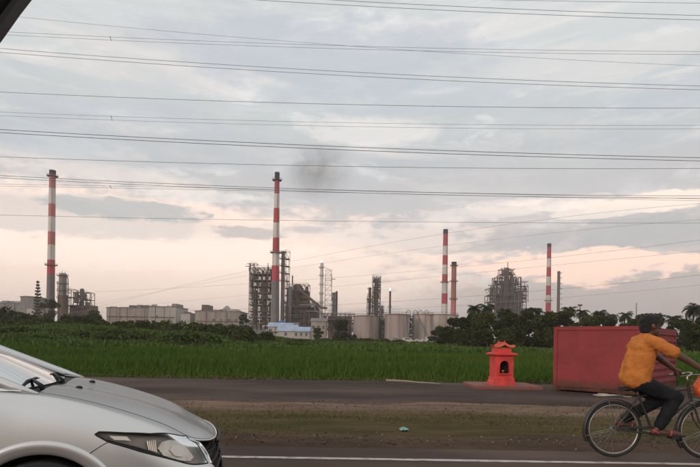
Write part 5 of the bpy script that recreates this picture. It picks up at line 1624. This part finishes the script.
def broad_tree(label, px, ytop, D, wpx, m='leaf_dark', seed=0, nleaf=2600, leaf=.30, group=None, low=.18, name='tree'):
    r = np.random.default_rng(seed); rg = random.Random(seed)
    top = at(px, ytop, D); zb = float(terr(top.x, D)) - .1
    H_ = top.z - zb; Wd = wpx * mp(D) / 2
    t = thing(name, label, 'tree', (top.x, D, zb), group)
    base = Vector((top.x, D, zb))
    trunk_top = base + Vector((rg.uniform(-.3, .3), rg.uniform(-.3, .3), H_ * .55))
    mb = MB().tube([base, base.lerp(trunk_top, .5) + Vector((rg.uniform(-.2, .2), 0, 0)), trunk_top], [.05 * H_ * .7, .036 * H_ * .7, .02 * H_], 8)
    lobes = []
    nl = 15 + int(Wd * 1.5)
    for k in range(nl):
        an = rg.uniform(0, 2 * math.pi); rr = Wd * math.sqrt(rg.random()) * .78
        zf = rg.uniform(low, .92)
        sh = math.sqrt(max(.15, 1 - ((zf - .45) / .6) ** 2))
        c = base + Vector((rr * math.cos(an) * sh, rr * math.sin(an) * sh * .9, H_ * zf))
        lobes.append((c, Wd * rg.uniform(.14, .34)))
    lobes.append((base + Vector((rg.uniform(-.15, .15) * Wd, 0, H_ * .90)), H_ * .11))
    for c, rad in lobes[::2]: mb.tube([base.lerp(trunk_top, rg.uniform(.5, 1)), c], [.018 * H_ * .6, .006 * H_], 5)
    mb.build('trunk', M['bark'], t, smooth=True)
    cs = []
    per = nleaf // len(lobes)
    for c, rad in lobes:
        d = r.normal(size=(per, 3)); d /= np.linalg.norm(d, axis=1, keepdims=True)
        q = d * (rad * (.35 + .75 * r.random((per, 1)) ** .6)) * np.array([1.15, 1.15, .85])
        cs.append(np.array(c) + q)
    cs = np.concatenate(cs)
    cs = cs[cs[:, 2] > zb + .1]
    v, f = leaf_quads(cs, leaf, r)
    np_mesh('crown', v, f, M[m], t)
    return t
def palm(label, px, ytop, D, seed=0, group=None, spread=2.3, n=36, leafm='leaf_palm'):
    rg = random.Random(seed)
    top = at(px, ytop, D); zb = float(terr(top.x, D)) - .1
    t = thing('palm_tree', label, 'palm tree', (top.x, D, zb), group)
    hub = Vector((top.x + rg.uniform(-.3, .3), D, top.z - spread * .42))
    base = Vector((top.x, D, zb))
    mid = base.lerp(hub, .5) + Vector((rg.uniform(-.35, .35), 0, 0))
    MB().tube([base, mid, hub], [.24, .18, .15], 8).build('trunk', M['bark'], t, smooth=True)
    for k in range(n):
        an = 2 * math.pi * k / n * 1.618 * 2 + rg.uniform(-.2, .2)
        el = rg.uniform(-.35, 1.25)
        L = spread * rg.uniform(.8, 1.15)
        d = Vector((math.cos(an), math.sin(an), 0))
        pts = []; p = hub.copy(); e = el
        for j in range(8):
            pts.append(p.copy())
            p = p + (d * math.cos(e) + Vector((0, 0, 1)) * math.sin(e)) * (L / 7)
            e -= .22 + .03 * j
        mb = MB()
        side = Vector((-d.y, d.x, 0))
        for j in range(7):
            for h in (0, .5):
                a = pts[j].lerp(pts[j + 1], h); fw = (pts[j + 1] - pts[j]).normalized()
                f_ = (j + h) / 7; ll = spread * .30 * math.sin(math.pi * (.12 + .85 * f_)) + .05
                for s_ in (-1, 1):
                    tip = a + side * s_ * ll * .85 + fw * ll * .55 + Vector((0, 0, -ll * .45))
                    w_ = fw * .085 * spread / 2.3
                    mb.raw([a - w_, a + w_, tip], [(0, 1, 2)])
        mb.tube(pts, .022, 3, caps=False)
        mb.build('frond', M[leafm], t)
    return t
GT = 'dark trees along the far edge of the field'
for k, (lab, px, yt, D, w, m) in enumerate([
    ('dark bushy tree right of the widest storage tank', 456, 318, 98, 34, 'leaf_dark'),
    ('dark rounded tree left of the post near the cracker structure', 470, 314, 92, 32, 'leaf_dark'),
    ('leafy tree below the left side of the cracker structure', 488, 312, 88, 36, 'leaf_mid'),
    ('broad dark tree directly below the cracker structure', 507, 310, 98, 40, 'leaf_dark'),
    ('dark tree below the right side of the cracker structure', 528, 311, 94, 36, 'leaf_dark'),
    ('dense tree hiding the foot of the rightmost striped chimney', 547, 313, 88, 34, 'leaf_mid'),
    ('dark tree at the foot of the slim dark column', 565, 311, 94, 34, 'leaf_dark'),
    ('dark tree rising behind the left part of the red bin', 586, 315.5, 96, 34, 'leaf_mid'),
    ('dark tree just left of the cyclist behind the bin', 610, 317, 94, 36, 'leaf_dark'),
    ('dark tree seen right behind the head of the cyclist', 634, 319, 98, 34, 'leaf_dark'),
    ('dark tree just right of the head of the cyclist', 659, 318.5, 96, 34, 'leaf_mid'),
    ('dark tree behind the right end of the red bin', 681, 320, 92, 30, 'leaf_dark'),
    ('dark shady tree at the right edge of the picture', 700, 317, 62, 36, 'leaf_dark'),
    ('low dark bush behind the left of the shrine', 474, 332, 74, 40, 'leaf_dark'),
    ('low dark bush right behind the shrine', 506, 330, 72, 44, 'leaf_mid'),
    ('low dark bush between the shrine and the bin', 540, 332, 74, 42, 'leaf_dark'),
    ('low dark bush between the parked vehicles and the dark trees', 449, 333, 84, 24, 'leaf_dark'),
]):
    broad_tree(lab, px, yt, D, w, m, 100 + k, 5200, .27 if D > 80 else .22, GT, low=.04)
GP = 'palms above the dark trees'
for k, (lab, px, yt, D, s_) in enumerate([
    ('ragged palm left of the cracker structure', 475, 304.5, 108, 2.2),
    ('palm close against the left side of the cracker structure', 487, 304, 112, 2.1),
    ('palm below the right corner of the cracker structure', 526, 308.5, 110, 1.9),
    ('palm between the cracker structure and the rightmost striped chimney', 537, 307.5, 108, 2.0),
    ('palm right of the slim dark column', 570, 306.5, 110, 2.1),
    ('small palm above the left corner of the bin', 583, 309.0, 112, 1.9),
    ('palm crown above the middle of the bin', 598, 309.5, 112, 2.1),
    ('palm crown above the bin between two others left of the mast', 611, 312.5, 110, 2.0),
    ('palm crown above the bin just left of the mast', 625, 311.5, 114, 2.1),
    ('leafy palm crown just right of the mast', 643, 313.5, 112, 1.9),
    ('palm crown right of the cyclist above the bin', 659, 313.5, 116, 2.1),
    ('palm crown above the right end of the bin', 674, 315.5, 114, 2.1),
    ('tall palm at the right edge of the picture', 693, 303.5, 84, 2.3)]):
    palm(lab, px, yt, D, 40 + k, GP, s_)
for k, (lab, px, yt, D, w, m) in enumerate([
    ('dark spreading tree at the left edge below the factory shed', 6, 309, 125, 40, 'leaf_dark'),
    ('dark tree below the small white hut', 27, 314, 120, 34, 'leaf_dark'),
    ('dark tree hiding the foot of the leftmost chimney', 49, 298, 215, 22, 'leaf_dark'),
    ('small tree between the chimney and the process frame', 92, 310, 200, 20, 'leaf_mid'),
    ('small dark tree left of the scaffold frame', 244, 314, 210, 12, 'leaf_dark'),
    ('round dark tree in front of the leftmost storage tank', 345, 320, 160, 25, 'leaf_dark'),
    ('low dark tree in front of the widest storage tank', 438, 327, 140, 20, 'leaf_dark'),
    ('small bush behind the sheds at the foot of the reactor block', 318, 328, 200, 12, 'leaf_mid')]):
    broad_tree(lab, px, yt, D, w, m, 200 + k, 2400, .34 if D < 150 else .45, None, low=.05)
# conifer by the left chimney
def conifer(label, px, ytop, D, wpx, seed):
    r = np.random.default_rng(seed)
    top = at(px, ytop, D); zb = float(terr(top.x, D)) - .1; H_ = top.z - zb
    t = thing('conifer', label, 'tree', (top.x, D, zb))
    MB().tube([(top.x, D, zb), (top.x, D, top.z)], [.35, .06], 8).build('trunk', M['bark'], t, smooth=True)
    cs = []
    W0 = wpx * mp(D) / 2; z = zb + H_ * .35
    while z < top.z - .3:
        f = (top.z - z) / (H_ * .65); rr = W0 * (f ** .8) * .95 + .2
        for k in range(9):
            an = 2 * math.pi * k / 9 + r.random(); L = rr * (.7 + .4 * r.random())
            for q in range(14):
                h = (q + 1) / 14
                cs.append((top.x + L * h * math.cos(an), D + L * h * math.sin(an), z + .35 * h * h * L - .1 + r.normal() * .12))
        z += H_ * .055
    v, f = leaf_quads(np.array(cs), .62, r)
    np_mesh('crown', v, f, M['leaf_pine'], t)
conifer('slim tiered conifer left of the leftmost chimney', 38, 279.5, 300, 9.5, 9)
# thicket over the bank and scrub at the field's far edge
r = np.random.default_rng(77)
cs = []
for px, yt, D, w in [(-20, 316, 95, 60), (20, 319, 90, 50), (50, 315, 100, 44), (72, 312.5, 108, 36), (92, 313.5, 104, 34), (108, 319, 96, 30), (128, 320, 100, 34), (146, 317.5, 104, 36), (164, 316.8, 104, 36), (184, 318, 100, 38), (206, 319, 98, 40),
                     (228, 320.5, 95, 36), (246, 324, 92, 30), (262, 329, 90, 26), (300, 338.5, 110, 30), (330, 338, 120, 40), (365, 337, 125, 34), (388, 338, 120, 40), (470, 341, 100, 40), (30, 326, 70, 70), (110, 329, 68, 80), (190, 330, 66, 70)]:
    top = at(px, yt, D); zb = float(terr(top.x, D)); H_ = max(.3, top.z - zb); Wd = w * mp(D) / 2
    for q in range(9):
        a_ = r.random() * 6.28; rr = Wd * math.sqrt(r.random()); h = H_ * math.sqrt(max(.1, 1 - (rr / Wd) ** 2)) * r.uniform(.8, 1.0)
        c = np.array([top.x + rr * math.cos(a_), D + rr * math.sin(a_) * .6, zb])
        d = r.normal(size=(330, 3)); d /= np.linalg.norm(d, axis=1, keepdims=True); d[:, 2] = np.abs(d[:, 2])
        cs.append(c + d * np.array([Wd * .42, Wd * .36, h]) * (.55 + .45 * r.random((330, 1)) ** .5))
for k in range(130):
    D = r.uniform(55, 118); px = r.uniform(-40, 300) if k < 85 else r.uniform(290, 480)
    if k >= 85: D = r.uniform(85, 150)
    x = (px - 350) / F * D; z = float(terr(x, D)); R_s = r.uniform(.35, 1.0) * (1.0 if k < 85 else .6)
    q = r.normal(size=(150, 3)) * np.array([R_s * 1.5, R_s, R_s * .45]) * .6
    q[:, 2] = np.abs(q[:, 2])
    cs.append(q + np.array([x, D, z]))
M['leaf_bank'] = mat('leaf_bank', (.034, .052, .011), .85, c2=(.060, .074, .018), scale=.12, spec=.1, island=.45)
v, f = leaf_quads(np.concatenate(cs), .24, r)
tag(np_mesh('scrub', v, f, M['leaf_bank']), 'dense low thicket covering the green bank and field edge', 'scrub', kind='stuff')

# ================================================================ pale vehicles parked below the tanks
M['van_white'] = mat('van_white', (.55, .52, .50), .4, c2=(.48, .45, .43), scale=2, coat=.3)
M['van_grey'] = mat('van_grey', (.28, .27, .27), .4, coat=.3)
def vehicle(label, px, D, van, m):
    p = at(px, HY, D); zb = float(terr(p.x, D)) + .55
    t = thing('parked_vehicle', label, 'vehicle', (p.x, D, zb), 'vehicles parked below the tanks')
    L = 4.6 if van else 4.2
    prof = ([(-L / 2, .35), (-L / 2, 1.9), (-L / 2 + .2, 2.05), (L / 2 - 1.3, 2.05), (L / 2 - .75, 1.2), (L / 2 - .1, 1.0), (L / 2, .7), (L / 2, .35)] if van else
            [(-L / 2, .35), (-L / 2, .9), (-L / 2 + .6, 1.0), (-L / 2 + 1.1, 1.45), (.5, 1.45), (1.1, 1.0), (L / 2 - .15, .85), (L / 2, .65), (L / 2, .35)])
    n = len(prof); vs = [(p.x + a, D - .85, zb + b) for a, b in prof] + [(p.x + a, D + .85, zb + b) for a, b in prof]
    MB().raw(vs, [tuple(range(n)), tuple(range(2 * n - 1, n - 1, -1))] + [(k, n + k, n + (k + 1) % n, (k + 1) % n) for k in range(n)]).build('body', M[m], t)
    zz = (1.25, 1.85) if van else (1.02, 1.38)
    MB().box(p.x - L * .30, p.x + L * (.18 if van else .10), D - .88, D - .853, zb + zz[0], zb + zz[1]).build('window', M['pane'], t)
    for a in (-L * .31, L * .31): MB().lathe((p.x + a, D - .9, zb + .33), [(.05, 0), (.33, 0), (.33, .2), (.05, .2)], 16, 'y').build('wheel', M['rubber'], t)
vehicle('small grey car leftmost of the parked vehicles below the tanks', 396, 205, False, 'van_grey')
vehicle('white van among the parked vehicles below the second tank', 408, 215, True, 'van_white')
vehicle('pale car parked right of the white van', 420, 200, False, 'van_white')
vehicle('second white van parked below the widest tank', 431, 212, True, 'van_white')
vehicle('grey van rightmost of the parked vehicles below the tanks', 444, 208, True, 'van_grey')

# ================================================================ overhead lines
M['wire'] = mat('aluminium_conductor', (.34, .34, .345), .6, .4)
M['wire_dark'] = mat('weathered_conductor', (.16, .16, .165), .7, .3)
def wire_pts(y3, D3, off=0.0, x3=(0, 350, 700), span=(-520, 1220), n=60):
    c = np.polyfit(x3, y3, 2); d = np.polyfit(x3, D3, 2 if len(set(D3)) > 1 else 0)
    pts = []
    for px in np.linspace(*span, n):
        pts.append(P(px, float(np.polyval(c, px)), float(np.polyval(d, px))) + Vector((0, 0, off)))
    return pts
def line(label, y3, D=62, twin=0.0, r=.022, dark=False, x3=(0, 350, 700), D3=None, spacer=None, span=(-520, 1220)):
    D3 = D3 or (D, D, D)
    m = M['wire_dark' if dark else 'wire']
    if not twin:
        pts = wire_pts(y3, D3, 0, x3, span)
        o = MB().tube(pts, r, 5).build('power_line', m, smooth=True)
        return tag(o, label, 'cable', 'overhead lines')
    pts = wire_pts(y3, D3, 0, x3, span)
    k = twin / F * D
    t = thing('power_line', label, 'cable', pts[len(pts) // 2], 'overhead lines')
    for s_ in (0, 1):
        MB().tube([p - Vector((0, 0, k * s_ + .0)) + Vector((0, .25 * s_, 0)) for p in pts], r, 5).build('conductor', m, t, smooth=True)
    for px in (spacer or ()):
        c = np.polyfit(x3, y3, 2)
        a = P(px, float(np.polyval(c, px)), D)
        mb = MB().beam(a + Vector((0, 0, .08)), a - Vector((-.04, -.25, k + .08)), .03, .03, 6)
        mb.box(a.x - .06, a.x + .06, a.y - .04, a.y + .04, a.z - .04, a.z + .04).build('spacer', m, t)
    return t
line('faint single cable crossing the top right corner', (-12, -3, 3.2), 60, r=.020)
line('twin cable entering at the top edge and sloping to the right edge', (-23, 1.0, 15.6), 58, twin=3.0, r=.026)
line('thin single cable sloping across the twin cable near the top', (15, 46.0, 66.0), 75, r=.020)
line('twin cable with a spacer just above the third pair from the top', (31.5, 46.0, 51.5), 64, twin=1.9, r=.020, spacer=(110,))
line('twin cable sloping from the window frame, second pair below the top', (48.5, 72.0, 86.0), 58, twin=2.7, r=.026)
line('single cable in the gap between the upper cable pairs', (92, 104.6, 108.0), 60, r=.028)
line('faint twin cable with a spacer above the darkest pair', (112, 122.8, 125.2), 66, twin=2.9, r=.019, spacer=(111,))
line('darkest twin cable crossing the middle of the sky', (129.5, 147.0, 157.8), 56, twin=2.3, r=.032, dark=True)
line('single cable running below the darkest twin cable', (156.8, 166.5, 168.5), 60, r=.030)
line('dark twin cable crossing the heads of the left chimneys', (175.5, 190.3, 196.0), 60, twin=1.7, r=.026, dark=True)
line('faint twin cable close beneath the pair at the chimney heads', (184.0, 190.8, 199.0), 66, twin=1.4, r=.020, spacer=(110,))
line('lowest single cable crossing below the chimney heads', (215, 221.3, 223.0), 62, r=.022)
X3 = (350, 525, 700)
for k, (lab, ya, z_) in enumerate([
    ('topmost of the cables rising to the right over the right chimneys', (250, 222, 203.5), 0),
    ('second of the cables rising to the right over the right chimneys', (259, 236, 219.5), 0),
    ('third of the cables rising to the right, crossing the slim column', (276.5, 260.5, 240), 0),
    ('fourth of the cables rising to the right, above the palms', (285, 268, 251), 0),
    ('fifth of the cables rising to the right, low over the palms', (304, 292, 275), 0),
    ('lowest of the cables rising to the right, just above the palms', (312, 300.5, 285), 0)]):
    line(lab, ya, 110, r=.020, dark=k % 2 == 0, x3=X3, D3=(128, 104, 86), span=(60, 900))

# ================================================================ door of the car the picture is taken from
M['trim_dark'] = mat('door_trim', (.018, .018, .019), .6, c2=(.028, .028, .029), scale=20, bump=.1)
M['seal'] = mat('rubber_seal', (.11, .11, .115), .55, c2=(.14, .14, .14), scale=30)
DD = .46
edge = [(-46, 150), (-34, 105), (-19, 72), (0, 43.5), (9, 31), (20, 15.5), (32, 0), (50, -22), (78, -48), (120, -68), (200, -80), (400, -84), (700, -70), (900, -40), (985, 20), (1010, 120), (1015, 300), (1000, 520), (400, 545), (-40, 540), (-62, 400), (-58, 240)]
E_ = [P(a, b, DD) for a, b in edge]
cen = sum(E_, Vector()) / len(E_)
door = thing('car_door', 'dark curved window frame corner of the car the picture is taken from', 'car door', (0, DD, .3))
n = len(E_)
ring = []
for k in range(n):
    d = (E_[(k + 1) % n] - E_[k - 1]).normalized()
    nrm = Vector((d.z, 0, -d.x))
    if nrm.dot(E_[k] - cen) < 0: nrm = -nrm
    ring.append(nrm)
def band(name, i0, i1, y0, y1, m):
    mb = MB(); vs = []
    for k in range(n):
        a, b = E_[k] + ring[k] * i0, E_[k] + ring[k] * i1
        vs += [(a.x, DD + y0, a.z), (b.x, DD + y0, b.z), (b.x, DD + y1, b.z), (a.x, DD + y1, a.z)]
    mb.raw(vs, [(k * 4 + q, k * 4 + (q + 1) % 4, ((k + 1) % n) * 4 + (q + 1) % 4, ((k + 1) % n) * 4 + q) for k in range(n) for q in range(4)])
    return mb.build(name, m, door, smooth=40)
band('window_seal', .0, .0052, -.010, .0, M['seal'])
band('window_frame', .0055, .075, -.06, .004, M['trim_dark'])
zs = min(p.z for p in E_) - .08
mb = MB().box(min(p.x for p in E_) - .07, max(p.x for p in E_) + .07, DD - .06, DD + .004, .32, zs)
mb.build('door_panel', M['trim_dark'], door)

# ================================================================ smoke and haze
def smoke():
    c = P(318, 170, 420)
    m = bpy.data.materials.new('smoke'); m.use_nodes = True
    t = NT(m.node_tree); t.n.clear()
    out = t.new('ShaderNodeOutputMaterial'); pv = t.new('ShaderNodeVolumePrincipled')
    pv.inputs['Color'].default_value = (.35, .34, .34, 1)
    tc = t.new('ShaderNodeTexCoord')
    nz = t.noise(tc.outputs['Object'], .055, 5, .6, .8)
    mp_ = t.new('ShaderNodeMapping'); t.link(tc.outputs['Object'], mp_.inputs[0]); mp_.inputs['Scale'].default_value = (.8, 1, 1.0)
    ln = t.new('ShaderNodeVectorMath', operation='LENGTH'); t.link(mp_.outputs[0], ln.inputs[0])
    fall = t.rng(ln.outputs['Value'], 3, 27, 1, 0)
    t.link(t.math('MULTIPLY', t.math('MULTIPLY', t.rng(nz, .30, .62), fall), .034), pv.inputs['Density'])
    t.link(pv.outputs[0], out.inputs['Volume'])
    mb = MB().ball((c.x, c.y, c.z), 30, 1.2, 1, 1, 10)
    o = mb.build('smoke', m, origin=tuple(c), smooth=True)
    tag(o, 'faint dark smudge of smoke in the sky right of the central chimney', 'smoke', kind='stuff')
smoke()
def haze():
    m = bpy.data.materials.new('haze'); m.use_nodes = True
    t = NT(m.node_tree); t.n.clear()
    out = t.new('ShaderNodeOutputMaterial'); pv = t.new('ShaderNodeVolumePrincipled')
    pv.inputs['Color'].default_value = (.97, .88, .84, 1)
    pv.inputs['Density'].default_value = HAZE
    pv.inputs['Anisotropy'].default_value = .2
    t.link(pv.outputs[0], out.inputs['Volume'])
    o = MB().box(-3400, 3400, -80, 3500, -1.5, 165).build('haze', m, origin=(0, 0, 0))
    tag(o, 'thin pale evening haze over the land', 'haze', kind='stuff')
HAZE = .00036
haze()
